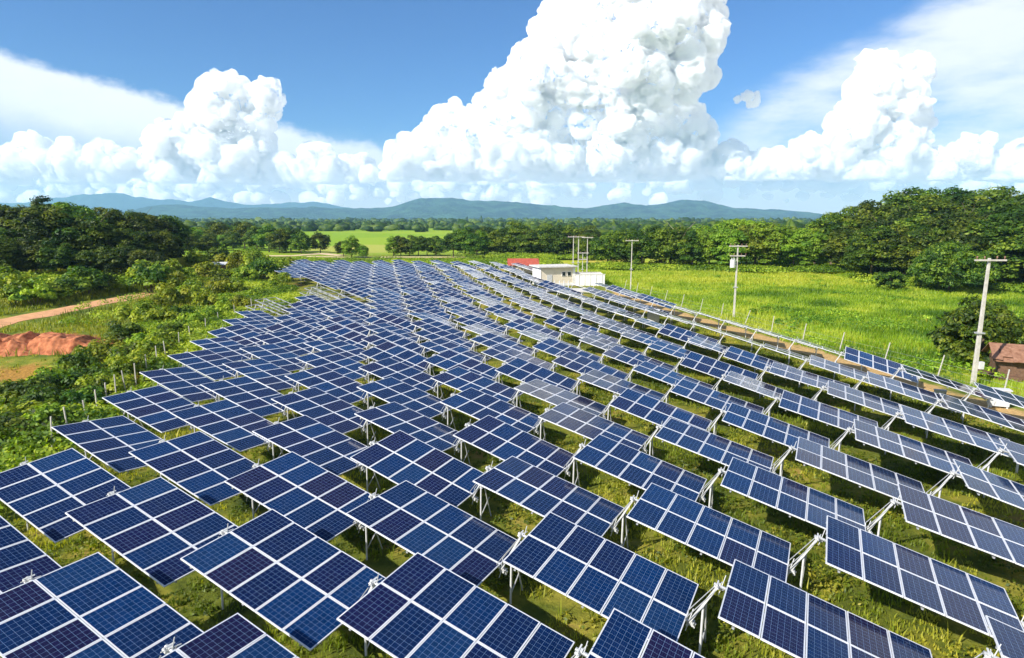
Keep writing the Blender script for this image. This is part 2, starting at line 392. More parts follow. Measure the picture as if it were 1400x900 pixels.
# how each line is named: counted from the fenced track on the right
lines = sorted(TABLES, reverse=True)
def table_label(k, n, total, d):
    line = 'beside the sandy track' if k == 7 else '%s line from the sandy track' % ordn(8-k)
    if k != 7: line = 'in the ' + line
    look = 'solar table' if d < 60 else ('small distant solar table' if d > 105 else 'distant solar table')
    return '%s, %s back %s' % (look, ordn(n), ('in the line ' + line) if k == 7 else line)
n_near = 0
for k in lines:
    for n, j in enumerate(sorted(TABLES[k])):
        i = k-j; h = hub(i, j); d = float(np.hypot(h[0], h[1]))
        near = d < 52
        rot = ROT.get((i, j), random.gauss(1.0, 2.3) if d < 45 else random.gauss(.6, 3.2))
        if 45 < d < 110 and k >= 1 and (i*7+j*3) % 5 == 0: rot += 4.5*random.choice((-1, 1, 1))
        if (k == 7 and 10 <= j <= 15) or (k == 6 and 10 <= j <= 12): rot = random.gauss(7.6, .5)
        inc = INC + R(random.gauss(0, .5)) if (i, j) not in ROT else INC
        base = empty('solar_table', (h[0], h[1], h[2]-HUBH), AZR)
        tag(base, table_label(k, n+1, len(TABLES[k]), d), 'solar panel', 'solar tables of the solar farm')
        T = Matrix.Translation((0, 0, HUBH)) @ Matrix.Rotation(inc, 4, 'Y') @ Matrix.Rotation(-R(rot), 4, 'X')
        if near:
            n_near += 1
            for kk in range(5):
                for s in (-1, 1):
                    m = child('solar_module', random.choice(mod_meshes), base,
                              T @ Matrix.Translation((kk+.5, s*.8275, random.uniform(-.003, .003))) @ Matrix.Rotation(R(random.gauss(0, .12)), 4, 'X'))
        else:
            child('solar_panel_array', random.choice(arr_meshes), base, T)
        S = SUP[not near]
        child('torque_tube', S['torque_tube'], base, T)
        if near: child('purlin_frame', S['purlin_frame'], base, T)
        if d < 95:
            child('slewing_drive', S['slewing_drive'], base, T); child('low_bearing', S['low_bearing'], base, T)
            child('rear_leg', pm['rear_leg'], base)
        if near: child('brace', pm['brace'], base); child('drive_rods', pm['drive_rod'], base)
        child('strut', pm['strut'], base); child('leg', pm['leg'], base)
        if (i+1, j) not in node_set:
            child('end_post', pm['end'], base, Matrix.Translation((5.1*math.cos(inc), 0, 0)))
# bare tracker frames without modules at the notch in the left edge
fr = MB()
for s in (-1.6, 0, 1.6): fr.box((2.5, s, -.05), (5.0, .09, .07))
for x in range(6): fr.box((x+0.0, 0, -.02), (.07, 3.3, .05))
frm = fr.data('module_rails', [M['steel']])
for n, (k, j) in enumerate([(-4, 8), (-4, 9), (-3, 11), (-3, 12), (-2, 11)]):
    h = hub(k-j, j); base = empty('bare_tracker_frame', (h[0], h[1], h[2]-HUBH), AZR)
    tag(base, 'bare metal tracker frame without panels at the notch in the field, %s from the camera' % ordn(n+1), 'tracker frame', 'bare tracker frames at the notch')
    T = Matrix.Translation((0, 0, HUBH)) @ Matrix.Rotation(INC, 4, 'Y')
    child('module_rails', frm, base, T); child('torque_tube', SUP[True]['torque_tube'], base, T)
    child('strut', pm['strut'], base); child('leg', pm['leg'], base); child('end_post', pm['end'], base, Matrix.Translation((5.0, 0, 0)))

# ------------------------------------------------------------------ grass
def blades(P, h, w, per, lean=.5, seed=1, spread=.16, tint=None):
    """P: (n,3) tuft feet; returns one mesh's vertices, quads and tints: bent blades of two quads each"""
    r = np.random.default_rng(seed); n = len(P)*per
    B = np.repeat(P, per, 0); hh = np.repeat(np.broadcast_to(h, len(P)), per)*r.uniform(.55, 1.15, n)
    ww = np.repeat(np.broadcast_to(w, len(P)), per)*r.uniform(.7, 1.3, n)
    B[:, :2] += r.normal(0, 1, (n, 2))*spread*hh[:, None]
    a = r.uniform(0, 2*np.pi, n); dirx, diry = np.cos(a), np.sin(a); ln = r.uniform(.1, 1, n)*lean*hh
    ex = np.stack([-diry*ww/2, dirx*ww/2, np.zeros(n)], 1)
    p1 = B + np.stack([dirx*ln*.3, diry*ln*.3, hh*.55], 1); p2 = B + np.stack([dirx*ln, diry*ln, hh], 1)
    V = np.stack([B-ex, B+ex, p1+ex*.8, p1-ex*.8, p2+ex*.15, p2-ex*.15], 1).reshape(-1, 3)
    o = np.arange(n)[:, None]*6
    Fq = np.concatenate([o+np.array([0, 1, 2, 3]), o+np.array([3, 2, 4, 5])], 1).reshape(-1, 4)
    t = np.repeat(np.repeat(tint, per) if tint is not None else r.uniform(0, 1, n), 2)
    t = np.clip(t + r.normal(0, .13, len(t)), 0, 1)
    return V, Fq, t
def leaves(C, rad, per, size, seed, flat=.75, tint=None):
    """leaf-shaped quads round each centre C (radius rad), folded from a short stem"""
    r = np.random.default_rng(seed); n = len(C)*per
    c = np.repeat(C, per, 0); rr = np.repeat(np.broadcast_to(rad, len(C)), per); sz = np.repeat(np.broadcast_to(size, len(C)), per)*r.uniform(.6, 1.4, n)
    d = r.normal(0, 1, (n, 3)); d[:, 2] = np.abs(d[:, 2])*flat; d /= np.linalg.norm(d, axis=1)[:, None]
    p = c + d*(rr*r.uniform(.55, 1.0, n)**.6)[:, None]
    nrm = d + r.normal(0, .38, (n, 3)); nrm[:, 2] += .35; nrm /= np.linalg.norm(nrm, axis=1)[:, None]
    u = np.cross(nrm, r.normal(0, 1, (n, 3))); u /= np.linalg.norm(u, axis=1)[:, None]; v = np.cross(nrm, u)
    L, Wd = sz[:, None], (sz*.55)[:, None]
    V = np.stack([p-u*L*.5, p+v*Wd*.5-u*L*.05, p+u*L*.5-nrm*L*.12, p-v*Wd*.5-u*L*.05], 1).reshape(-1, 3)
    Fq = np.arange(n*4).reshape(-1, 4)
    t = np.clip((np.repeat(tint, per) if tint is not None else .5) + r.normal(0, .18, n), 0, 1)
    return V, Fq, t
def scatter(n, x0, x1, y0, y1, seed, power=1.0):
    r = np.random.default_rng(seed); y = y0 + (y1-y0)*r.uniform(0, 1, n)**power; x = r.uniform(x0, x1, n)
    keep = np.abs(x) < y*.87+6
    return x[keep], y[keep]
x, y = scatter(90000, -60, 60, 9, 80, 3, 1.35)
keep = (x > left_edge(y)-1) & (x < right_edge(y)+3.5); x, y = x[keep], y[keep]
den = vnoise2(x, y, 2.6, 4)*.6 + vnoise2(x, y, .9, 5)*.4
keep = den > .34; x, y, den = x[keep], y[keep], den[keep]
P = np.stack([x, y, ground(x, y)-.02], 1)
V, Fq, t = blades(P, .10+.30*np.clip(den-.3, 0, 1)+.3*(rng.uniform(0, 1, len(x)) < .04), .035+.012*y/30, 7, .7, 11, .5, tint=np.clip(vnoise2(x, y, 3.3, 8)*1.3-.15, 0, 1))
tag(mesh_obj('grass', V, Fq, M['grass'], tint=t), 'short yellow-green grass growing under and between the solar tables', 'grass', kind='stuff')
x, y = scatter(26000, -45, 45, 10, 60, 43, 1.2)
keep = (x > left_edge(y)-1) & (x < right_edge(y)+3) & (vnoise2(x, y, 1.7, 44) > .52); x, y = x[keep], y[keep]
P = np.stack([x, y, ground(x, y)+.05], 1); dn = vnoise2(x, y, 1.1, 45)
V, Fq, t = leaves(P, .16+.22*dn, 12, .13, 46, .6, tint=np.clip(vnoise2(x, y, 2.4, 47)*1.2-.1, 0, 1))
tag(mesh_obj('weeds', V, Fq, M['weed'], tint=t), 'low leafy weeds among the grass under the solar tables', 'weeds', kind='stuff')
# meadow to the right of the track
x, y = scatter(60000, 10, 150, 20, 165, 5, 1.0)
keep = x > right_edge(y)+7; x, y = x[keep], y[keep]
dn = vnoise2(x, y, 7, 6); s = np.clip(np.hypot(x, y)/60, .7, 2.2)
P = np.stack([x, y, ground(x, y)-.03], 1)
V, Fq, t = blades(P, (.2+.5*dn)*np.sqrt(s), .055*s, 8, .6, 12, .55, tint=np.clip((vnoise2(x, y, 17, 9)-.5)*1.3+(vnoise2(x, y, 5, 19)-.5)*.8+(vnoise2(x, y, 2, 3)-.5)*.5+.48, 0, 1))
tag(mesh_obj('meadow_grass', V, Fq, M['meadow'], tint=t), 'tall bright green grass of the meadow right of the field', 'grass', kind='stuff')
# broad-leaved undergrowth left of the field
def front(x0, y0, x1, y1, n, w): t = rng.uniform(0, 1, n); return x0+(x1-x0)*t+rng.normal(0, w*.4, n), y0+(y1-y0)*t-rng.uniform(0, w, n)
X_, Y_ = [rng.uniform(-75, 12, 2600)], [rng.uniform(156, 176, 2600)]
for a in [(72, 127, 118, 102, 1500, 5), (20, 157, 72, 141, 1500, 5), (-12, 202, 24, 187, 900, 7), (-106, 97, -60, 111, 900, 5), (118, 102, 134, 92, 500, 5)]:
    p, q = front(*a); X_.append(p); Y_.append(q)
x, y = np.concatenate(X_), np.concatenate(Y_); keep = vnoise2(x, y, 6, 71) > .30; x, y = x[keep], y[keep]
P = np.stack([x, y, ground(x, y)+.6], 1); V, Fq, t = leaves(P, .9+.7*vnoise2(x, y, 4, 72), 22, .42, 73, tint=np.clip(vnoise2(x, y, 7, 74)*.9, 0, 1))
tag(mesh_obj('scrub', V, Fq, M['shrub'], tint=t), 'green scrub along the far field edge and the feet of the woods', 'undergrowth', kind='stuff')
x, y = scatter(14000, 20, 110, 30, 135, 61, 1.0)
keep = (x > right_edge(y)+8) & (vnoise2(x, y, 8, 62)*.6+vnoise2(x, y, 3, 63)*.4+.16*np.clip((62-y)/30, -1, 1) > .56); x, y = x[keep], y[keep]
P = np.stack([x, y, ground(x, y)+.35], 1); dn = vnoise2(x, y, 2.1, 64)
V, Fq, t = leaves(P, .3+.4*dn, 14, .26, 65, .9, tint=np.clip(vnoise2(x, y, 5, 66)*.9, 0, 1))
tag(mesh_obj('meadow_weeds', V, Fq, M['shrub'], tint=t), 'broad-leaved weeds standing in patches in the right meadow', 'weeds', kind='stuff')
def seen_at(x, y):
    z = ground(x, y); d = y*math.cos(PITCH)-z*math.sin(PITCH); u = z*math.cos(PITCH)+y*math.sin(PITCH)
    return 700+F*x/d, 450-F*u/d
def in_poly(poly, x, y):
    r = np.zeros(len(x), bool)
    for (x1, y1), (x2, y2) in zip(poly, poly[1:]+poly[:1]):
        if y1 == y2: continue
        r ^= ((y1 > y) != (y2 > y)) & (x < (x2-x1)*(y-y1)/(y2-y1)+x1)
    return r
BROWN = [(-80, 490), (78, 486), (92, 502), (70, 530), (30, 556), (-80, 575)]
CLAY = [(-80, 455), (128, 458), (128, 484), (-80, 488)]
ROADC = [(-80, 446), (50, 424), (150, 405), (216, 395), (222, 404), (190, 412), (100, 431), (50, 442), (-80, 470)]
OPEN = [(-80, 405), (60, 402), (200, 402), (290, 408), (250, 440), (170, 462), (-80, 462)]
x, y = scatter(19000, -75, -8, 18, 115, 6, 1.1)
uu, vv_ = seen_at(x, y); keep = ~in_poly(BROWN, uu, vv_+6) & ~in_poly(CLAY, uu, vv_+6) & ~in_poly(ROADC, uu, vv_+3) & (~in_poly(OPEN, uu, vv_) | (rng.uniform(0, 1, len(x)) < .12)); x, y = x[keep], y[keep]
keep = (x < left_edge(y)-1.1) & ~(np.exp(-(((x+37)/8.5)**2+((y-45)/8)**2)**2) > .45) & ~(np.exp(-(((x+47)/13)**2+((y-60)/5)**2)**2) > .45) & (x > left_edge(y)-45)
x, y = x[keep], y[keep]
dn = vnoise2(x, y, 5, 7); keep = (dn > .30) & (x > left_edge(y)-22-18*vnoise2(x, y, 9, 2)); x, y, dn = x[keep], y[keep], dn[keep]
P = np.stack([x, y, ground(x, y)+.1+dn*.8], 1)
V, Fq, t = leaves(P, .5+.55*dn, 24, .28, 21, tint=np.clip(vnoise2(x, y, 4, 12)*1.1-.05, 0, 1))
tag(mesh_obj('undergrowth', V, Fq, M['shrub'], tint=t), 'dense leafy undergrowth along the left edge of the solar field', 'undergrowth', kind='stuff')
x, y = scatter(30000, -110, -8, 14, 150, 16, 1.0)
uu, vv_ = seen_at(x, y); keep = (x < left_edge(y)-1.2) & ~(in_poly(BROWN, uu, vv_) & (rng.uniform(0, 1, len(x)) < .6)) & ~in_poly(CLAY, uu, vv_) & ~in_poly(ROADC, uu, vv_); x, y = x[keep], y[keep]; uu, vv_ = uu[keep], vv_[keep]
P = np.stack([x, y, ground(x, y)-.03], 1); br = in_poly(BROWN, uu, vv_)*1.0
s = np.clip(np.hypot(x, y)/50, .7, 2.2)
V, Fq, t = blades(P, (.35+.5*vnoise2(x, y, 6, 3))*(1-.65*br)*np.sqrt(s), .05*s, 6, .7, 31, .5, tint=np.clip(vnoise2(x, y, 8, 13)*.9+br*.5, 0, 1))
tag(mesh_obj('rough_grass', V, Fq, M['grass'], tint=t), 'rough green and yellow grass on the open ground at the left', 'grass', kind='stuff')

# ------------------------------------------------------------------ trees
def crown_mesh(seed, rx, rz, clumps, per, leaf, name='crown', mat='leaf', low=-.82, cr=(.17, .32)):
    r = np.random.default_rng(seed)
    d = r.normal(0, 1, (clumps*3, 3)); d /= np.linalg.norm(d, axis=1)[:, None]; d = d[d[:, 2] > low][:clumps]
    lob = 1 + .13*np.sin(d[:, 0]*3.1+seed)*np.cos(d[:, 1]*2.7+seed*2) + .08*np.sin(d[:, 2]*5+seed)
    C = d*np.array([rx, rx, rz])*(r.uniform(.5, .9, len(d))*lob)[:, None]
    rad = r.uniform(cr[0], cr[1], len(C))*rx
    V, Fq, t = leaves(C, rad, per, leaf, seed+5, .9, tint=np.clip(r.uniform(.1, .9, len(C)), 0, 1))
    return mesh_obj(name, V, Fq, M[mat], tint=t, data_only=True)
def trunk_mesh(seed, h, r0, spread, name='trunk', mat='bark'):
    r = random.Random(seed); t = MB(); p = Vector((0, 0, -.3)); q = Vector((r.uniform(-.2, .2), r.uniform(-.2, .2), h*.5))
    t.tube(p, q, r0, r0*.75, 9); q2 = q + Vector((r.uniform(-.3, .3), r.uniform(-.3, .3), h*.35)); t.tube(q, q2, r0*.75, r0*.4, 8)
    for k in range(6):
        a = k*1.05 + r.uniform(-.3, .3); s = q.lerp(q2, r.random()*.9); e = s + Vector((math.cos(a)*spread, math.sin(a)*spread, h*r.uniform(.18, .38)))
        t.tube(s, e, r0*.38, r0*.12, 6); e2 = e + Vector((math.cos(a+.5)*spread*.4, math.sin(a+.5)*spread*.4, h*.12)); t.tube(e, e2, r0*.12, r0*.05, 5)
    return t.data(name, [M[mat]])
# prototypes, unit tree about 10 m high with a crown 4.4 m in radius
def protos(mat, n, seed, rx=3.9, rz=4.8, clumps=130, per=88, leaf=.40):
    return [(crown_mesh(seed+q, rx*random.uniform(.9, 1.1), rz*random.uniform(.9, 1.15), clumps, per, leaf, 'crown', mat), trunk_mesh(seed+q, 8.0, .24, 2.2)) for q in range(n)]
PD = protos('leaf_dark', 5, 100); PM = protos('leaf', 5, 200); PB = protos('leaf_bright', 4, 300)
def tree(x, y, h, proto, wide=1.0, name='tree', crown_z=.60, sink=0.):
    s = h/10.0
    o = empty(name, (x, y, gz(x, y)-sink), random.uniform(0, 6.28)); o.scale = (s, s, s)
    c = child('crown', proto[0], o, Matrix.Translation((0, 0, 10*crown_z)) @ Matrix.Diagonal((wide, wide, 1, 1)))
    child('trunk', proto[1], o)
    return o
def grove(pts, hfun, pick, label, group, per_row, rows_name, wide=1.15, crown_z=.50):
    """pts as rows (front first), each sorted from the left as the camera sees it"""
    for ri, row in enumerate(pts):
        row = sorted(row, key=lambda p: p[0]/max(p[1], 1))
        for n, (x, y) in enumerate(row):
            o = tree(x, y, hfun(x, y), pick(x, y, ri), wide, crown_z=crown_z)
            tag(o, label % (ordn(n+1), rows_name[ri]), 'tree', group)
def jitter_row(x0, y0, x1, y1, n, jx=1.2, jy=1.2):
    return [(x0+(x1-x0)*(k+.5)/n+random.uniform(-jx, jx), y0+(y1-y0)*(k+.5)/n+random.uniform(-jy, jy)) for k in range(n)]
# left hill
grove([jitter_row(-104, 98, -62, 112, 10), jitter_row(-104, 106, -66, 122, 9), jitter_row(-118, 112, -72, 128, 11), jitter_row(-128, 124, -76, 136, 11), jitter_row(-136, 134, -78, 150, 10)],
      lambda x, y: 10.0*random.uniform(.9, 1.1)*(1.0 if x < -76 else .85)*(.72 if y < 113 and x > -100 else 1), lambda x, y, r: random.choice(PD+PM[:1]),
      'dark tree on the wooded hill, %s from the left in its %s row', 'trees of the dark wooded hill', 0, ['front', 'second', 'third', 'fourth', 'back'], 1.3, .50)
# right forest
grove([jitter_row(72, 128, 118, 104, 11), jitter_row(72, 140, 128, 114, 12), jitter_row(80, 152, 140, 126, 12), jitter_row(86, 166, 150, 138, 12)],
      lambda x, y: (10.8+5.2*sstep(78, 104, x))*random.uniform(.9, 1.1), lambda x, y, r: random.choice(PM+PM+PD[:2]),
      'tall tree of the right forest, %s from the left in its %s row', 'trees of the forest at the right', 0, ['front', 'second', 'third', 'back'], 1.3, .50)
# tree belt behind the meadow
grove([jitter_row(22, 158, 70, 142, 12), jitter_row(18, 168, 80, 152, 13)],
      lambda x, y: (9.6 if x < 44 else 11.3)*random.uniform(.85, 1.12), lambda x, y, r: random.choice((PM if x < 44 else PB+PM[:1])),
      'tree behind the meadow, %s from the left in the belt\'s %s row', 'trees of the belt behind the meadow', 0, ['front', 'back'], 1.2, .50)
# belt behind the buildings and the far edge of the field
grove([jitter_row(-10, 205, 22, 190, 9, 1.5, 3), jitter_row(-16, 225, 26, 206, 9, 1.5, 3)],
      lambda x, y: 10.5*random.uniform(.8, 1.15), lambda x, y, r: random.choice(PD+PM),
      'dark tree beyond the red roof, %s from the left in its %s row', 'trees of the belt behind the red roof', 0, ['front', 'back'], 1.35, .44)
grove([jitter_row(-128, 250, -92, 262, 7, 2, 6), jitter_row(-165, 310, -118, 330, 9, 2, 8)],
      lambda x, y: 8.5*random.uniform(.8, 1.2), lambda x, y, r: random.choice(PB+PM),
      'distant tree left of the green fields, %s from the left in its %s row', 'distant trees left of the green fields', 0, ['front', 'back'], 1.4, .46)
# loose trees beyond the field, left of centre
n = 0
ctr = [(262, 346, 7), (285, 350, 6), (300, 340, 9), (318, 338, 8.5), (335, 341, 9), (352, 343, 8), (368, 345, 8.5), (382, 346, 7), (398, 345, 8), (412, 347, 6.5), (438, 346, 6.5),
       (470, 352, 4.6), (481, 353, 6), (497, 353, 3.2), (538, 350, 5.2), (548, 350, 5.6), (560, 350, 5.4), (572, 350, 5.6), (584, 350, 5.2), (596, 350, 5.4), (620, 352, 7), (636, 352, 8), (652, 353, 7.4), (248, 352, 7), (232, 356, 8)]
for u, v, h in sorted(ctr):
    x, y = px(u, v); n += 1
    o = tree(x, y, h*random.uniform(.95, 1.05)*1.25, random.choice(PM+PD[:2]+PB[:1]), 1.25, crown_z=.48)
    tag(o, 'isolated small tree in the fields beyond the panels, %s from the left' % ordn(n), 'tree', 'small trees beyond the solar field')
# one tree with dry brown leaves at the end of the wooded hill
x, y = px(232, 352); dp = (crown_mesh(900, 2.2, 5.0, 50, 60, .5, 'crown', 'leaf_dry', -.9), trunk_mesh(900, 9, .25, 1.2, mat='palebark'))
tag(tree(x, y, 11, dp, 1, crown_z=.6), 'tall narrow tree with dry brown foliage beside the dark wooded hill', 'tree')
x, y = px(921, 366); t = trunk_mesh(77, 11, .22, 3.0, 'trunk', 'palebark'); o = empty('tree', (x, y-3, gz(x, y)), 0); child('trunk', t, o)
tag(o, 'bare pale leafless tree in front of the belt behind the meadow', 'tree')
# shrubs
SB = [crown_mesh(500+q, 1.5, 1.15, 34, 60, .26, 'foliage', 'shrub', -.25, (.22, .42)) for q in range(5)]
SG = [crown_mesh(520+q, 1.5, 1.15, 34, 60, .26, 'foliage', 'leaf', -.25, (.22, .42)) for q in range(3)]
stem = MB()
for k in range(5): stem.tube((0, 0, -.2), (.6*math.cos(k*1.3), .6*math.sin(k*1.3), 1.0), .04, .015, 5)
stemd = stem.data('stem', [M['bark']])
sh = [(u, v, s) for u, v, s in [(205, 400, 2.2), (214, 392, 2.6), (228, 398, 1.8), (20, 418, 2.2), (48, 420, 1.7), (75, 412, 1.6), (98, 408, 2), (118, 404, 2.2), (140, 400, 1.6), (250, 388, 1.6), (268, 398, 1.4), (282, 380, 1.8),
      (296, 392, 1.5), (312, 384, 1.5), (322, 370, 2.0), (336, 388, 1.6), (350, 376, 2.3), (362, 384, 2.2), (374, 378, 2.0), (383, 392, 1.5), (300, 405, 1.5), (322, 404, 1.4), (262, 412, 1.4), (240, 420, 1.6), (216, 432, 1.3),
      (282, 424, 1.2), (310, 420, 1.0), (195, 446, 1.4), (222, 450, 1.3), (248, 446, 1.1), (170, 470, 1.2), (200, 478, 1.1), (150, 492, 1.1), (178, 500, 1.0), (110, 520, 1.1), (132, 530, .95), (90, 545, 1.0), (60, 575, 1.0), (25, 590, 1.1), (10, 560, 1.0), (66, 604, 1.0), (88, 590, .9), (112, 574, 1.0), (128, 562, .9), (142, 548, 1.1), (160, 536, .9), (172, 522, 1.1), (186, 510, 1.0), (206, 496, 1.1), (222, 484, 1.0), (240, 470, 1.1), (262, 456, 1.1), (284, 446, 1.0), (306, 436, 1.1), (330, 424, 1.1), (352, 412, 1.0), (372, 400, 1.2), (30, 610, 1.1), (45, 560, 1.2), (70, 540, 1.1), (130, 505, 1.1), (392, 366, 1.6), (342, 360, 2.2), (300, 364, 2.0), (270, 366, 1.8)]]
for n, (u, v, s) in enumerate(sorted(sh)):
    x, y = px(u, v); o = empty('shrub', (x, y, gz(x, y)-.1), random.uniform(0, 6)); o.scale = (s*random.uniform(.9, 1.15), s, s*random.uniform(.8, 1.1))
    child('foliage', random.choice(SB+SG[:1] if u > 150 else SG+SB[:2]), o, Matrix.Translation((0, 0, .85))); child('stem', stemd, o)
    tag(o, 'leafy green shrub left of the solar field, %s shrub counted from the left' % ordn(n+1), 'shrub', 'shrubs left of the solar field')
big = [((1296, 404), 6.4, 4.6, 'leaf', 'large rounded green tree at the foot of the forest, left of the tallest pole', 220, 95, .40),
       ((1338, 508), 4.0, 3.0, 'leaf', 'broad glossy-leaved bush behind the nearest concrete pole', 150, 80, .34),
       ((1392, 498), 2.4, 2.2, 'leaf', 'leafy bush standing behind the rusty hut', 70, 70, .34),
       ((1215, 400), 3.0, 2.0, 'leaf', 'low dark tree at the front edge of the right forest', 80, 70, .42)]
for q, ((u, v), rx, rz, mt, lb, cl, per, lf) in enumerate(big):
    x, y = px(u, v); y += rx*.6; x += rx*.6*(u-700)/857
    o = empty('bush' if 'bush' in lb else 'tree', (x, y, gz(x, y)), 0); tag(o, lb, 'bush' if 'bush' in lb else 'tree')
    child('crown', crown_mesh(700+q, rx, rz, cl, per, lf, 'crown', mt, -.85, (.13, .26)), o, Matrix.Translation((0, 0, rz*.82)))
    child('trunk', trunk_mesh(700+q, rz*1.5, .16, rx*.5), o)
# far-off woods: rounded canopies standing on the plain, one mass
def ico(sub):
    import bmesh
    bm = bmesh.new(); bmesh.ops.create_icosphere(bm, subdivisions=sub, radius=1)
    V = np.array([v.co[:] for v in bm.verts]); Fc = np.array([[v.index for v in f.verts] for f in bm.faces]); bm.free(); return V, Fc
def canopy(pts, seed, name, label, mat, sub=2):
    r = np.random.default_rng(seed); V0, F0 = ico(sub); Vs, Fs, ts = [], [], []
    for q, (x, y, s) in enumerate(pts):
        v = V0*np.array([s*r.uniform(.6, 1.9), s*r.uniform(.6, 1.5), s*r.uniform(.55, 1.35)])
        v = v*(1+r.normal(0, .20, (len(v), 1))) + np.array([x, y, gz(x, y)+s*.7]); Vs.append(v); Fs.append(F0+q*len(V0)); ts += [r.uniform(.15, .85)]*len(F0)
    o = mesh_obj(name, np.concatenate(Vs), np.concatenate(Fs), M[mat], tint=np.clip(np.array(ts)+r.normal(0, .12, len(ts)), 0, 1))
    return tag(o, label, 'forest', kind='stuff')
pts = []
for y0, y1, n, dens in [(330, 420, 260, .55), (460, 640, 900, .42), (640, 1300, 3200, .28), (1300, 4500, 3600, .30)]:
    yy = rng.uniform(y0, y1, n); xx = rng.uniform(-1, 1, n)*yy*.95
    kk = vnoise2(xx, yy*2.2, y0*.13, 31) > dens
    # open green fields left of the centre stay clear
    op = (xx/yy > -.36) & (xx/yy < -.05) & (yy < 620)
    for a, b, c, d in zip(xx, yy, kk, op):
        if c and not d: pts.append((a, b, random.uniform(3.2, 5.5)*(1 if b < 1500 else 1.7)))
canopy(pts, 41, 'far_forest', 'far-off woods scattered over the plain below the mountains', 'leaf_dark')

# ------------------------------------------------------------------ mountains
def ridge(name, dist, prof, depth, rough, seed, col):
    """prof: (pixel column, pixel row) of the crest; real hills at DIST metres with their own depth"""
    us = np.array([p[0] for p in prof], float); vs = np.array([p[1] for p in prof], float)
    n, mrows = 420, 46
    U = np.linspace(us[0], us[-1], n); vv = np.interp(U, us, vs)
    xd = (U-700)/F
    crest = (300-vv+2.5)/857*dist*1.08
    Vs = []
    for q in range(mrows):
        f = q/(mrows-1); t = 1-abs(f-.55)/.55 if f < .55 else 1-(f-.55)/.45
        yq = dist - depth*.55 + depth*f
        Xq = xd*dist*(yq/dist*.35+.65)
        nz = (vnoise2(Xq, yq, 520, seed)-.5)*1.0 + (vnoise2(Xq, yq, 210, seed+1)-.5)*.55 + (vnoise2(Xq, yq, 85, seed+2)-.5)*.28 + (vnoise2(Xq, yq, 34, seed+3)-.5)*.12
        prof_t = t**1.25
        z = -12 + (crest+12)*prof_t*(1+rough*3.4*nz*(1.08-prof_t)) + (crest+12)*.05*nz
        Vs.append(np.stack([Xq, np.full(n, yq), np.where(t <= 0.001, -25, z)], 1))
    V = np.concatenate(Vs); idx = np.arange(n*mrows).reshape(mrows, n)
    Fq = np.stack([idx[:-1, :-1].ravel(), idx[:-1, 1:].ravel(), idx[1:, 1:].ravel(), idx[1:, :-1].ravel()], 1)
    m, nt, b, out = new_mat(name+'_forest')
    g = N(nt, 'ShaderNodeNewGeometry').outputs['Position']
    c = ramp(nt, noise(nt, g, .006, 7, .65), [(.40, col[0]), (.60, col[1])]); nt.links.new(c, b.inputs['Base Color'])
    b.inputs['Roughness'].default_value = .95; b.inputs['Specular IOR Level'].default_value = .1
    bump(nt, noise(nt, g, .009, 7, .7), b, 1.0, 110)
    return tag(mesh_obj(name, V, Fq, m, smooth=True), kind='structure')
ridge('mountains', 7000, [(150, 300), (185, 292), (215, 287), (260, 286), (330, 289), (390, 290), (440, 289), (500, 289), (540, 287), (575, 279), (615, 274), (650, 278), (700, 283), (760, 286), (800, 290), (830, 286), (850, 283),
       (880, 287), (905, 284), (930, 279), (960, 281), (1000, 288), (1060, 289), (1100, 293), (1145, 300)], 2600, .5, 3, ((.0005, .006, .010), (.045, .10, .045)))
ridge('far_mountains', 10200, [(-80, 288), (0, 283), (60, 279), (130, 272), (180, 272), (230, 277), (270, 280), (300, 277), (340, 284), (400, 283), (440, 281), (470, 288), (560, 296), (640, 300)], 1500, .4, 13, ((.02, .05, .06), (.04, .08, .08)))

# ------------------------------------------------------------------ dirt road and red earth on the left
def ribbon(name, pix, width, mat, lift=.05, n=90):
    pts = [px(u, v) for u, v in pix]; t = np.linspace(0, len(pts)-1, n)
    X = np.interp(t, range(len(pts)), [p[0] for p in pts]); Y = np.interp(t, range(len(pts)), [p[1] for p in pts])
    dx, dy = np.gradient(X), np.gradient(Y); L = np.hypot(dx, dy); nx_, ny_ = -dy/L, dx/L
    V = []; offs = np.linspace(-.5, .5, 5)
    for q in range(n):
        w = width*(1+.25*(float(vnoise2(X[q], Y[q], 3, 5))-.5))
        for o in offs:
            a, b = X[q]+nx_[q]*w*o, Y[q]+ny_[q]*w*o; V.append((a, b, gz(a, b)+lift*(1-1.6*abs(o))+.02))
    idx = np.arange(n*5).reshape(n, 5); Fq = np.stack([idx[:-1, :-1].ravel(), idx[:-1, 1:].ravel(), idx[1:, 1:].ravel(), idx[1:, :-1].ravel()], 1)
    return tag(mesh_obj(name, V, Fq, mat, smooth=True), kind='structure')
M['dirt'] = simple('orange_dirt', (.60, .32, .16), .95, 0, .14, 1.2, .5, .1)
M['clay'] = simple('red_clay', (.50, .19, .09), .95, 0, .2, 2.2, 1.0, .1, dirt=(.24, .075, .035))
M['pale'] = simple('pale_sand', (.62, .48, .28), .95, 0, .12, .7, .3, .1)
ribbon('dirt_road', [(-60, 458), (0, 441), (50, 432), (100, 422), (150, 412), (190, 405), (216, 401)], 4.0, M['dirt'], .12)
ribbon('dirt_track', [(365, 350), (400, 350), (440, 347), (470, 350)], 5, M['pale'], .2)
ribbon('far_track', [(420, 351), (470, 352), (540, 352), (650, 352), (690, 350)], 3.5, M['pale'], .2)
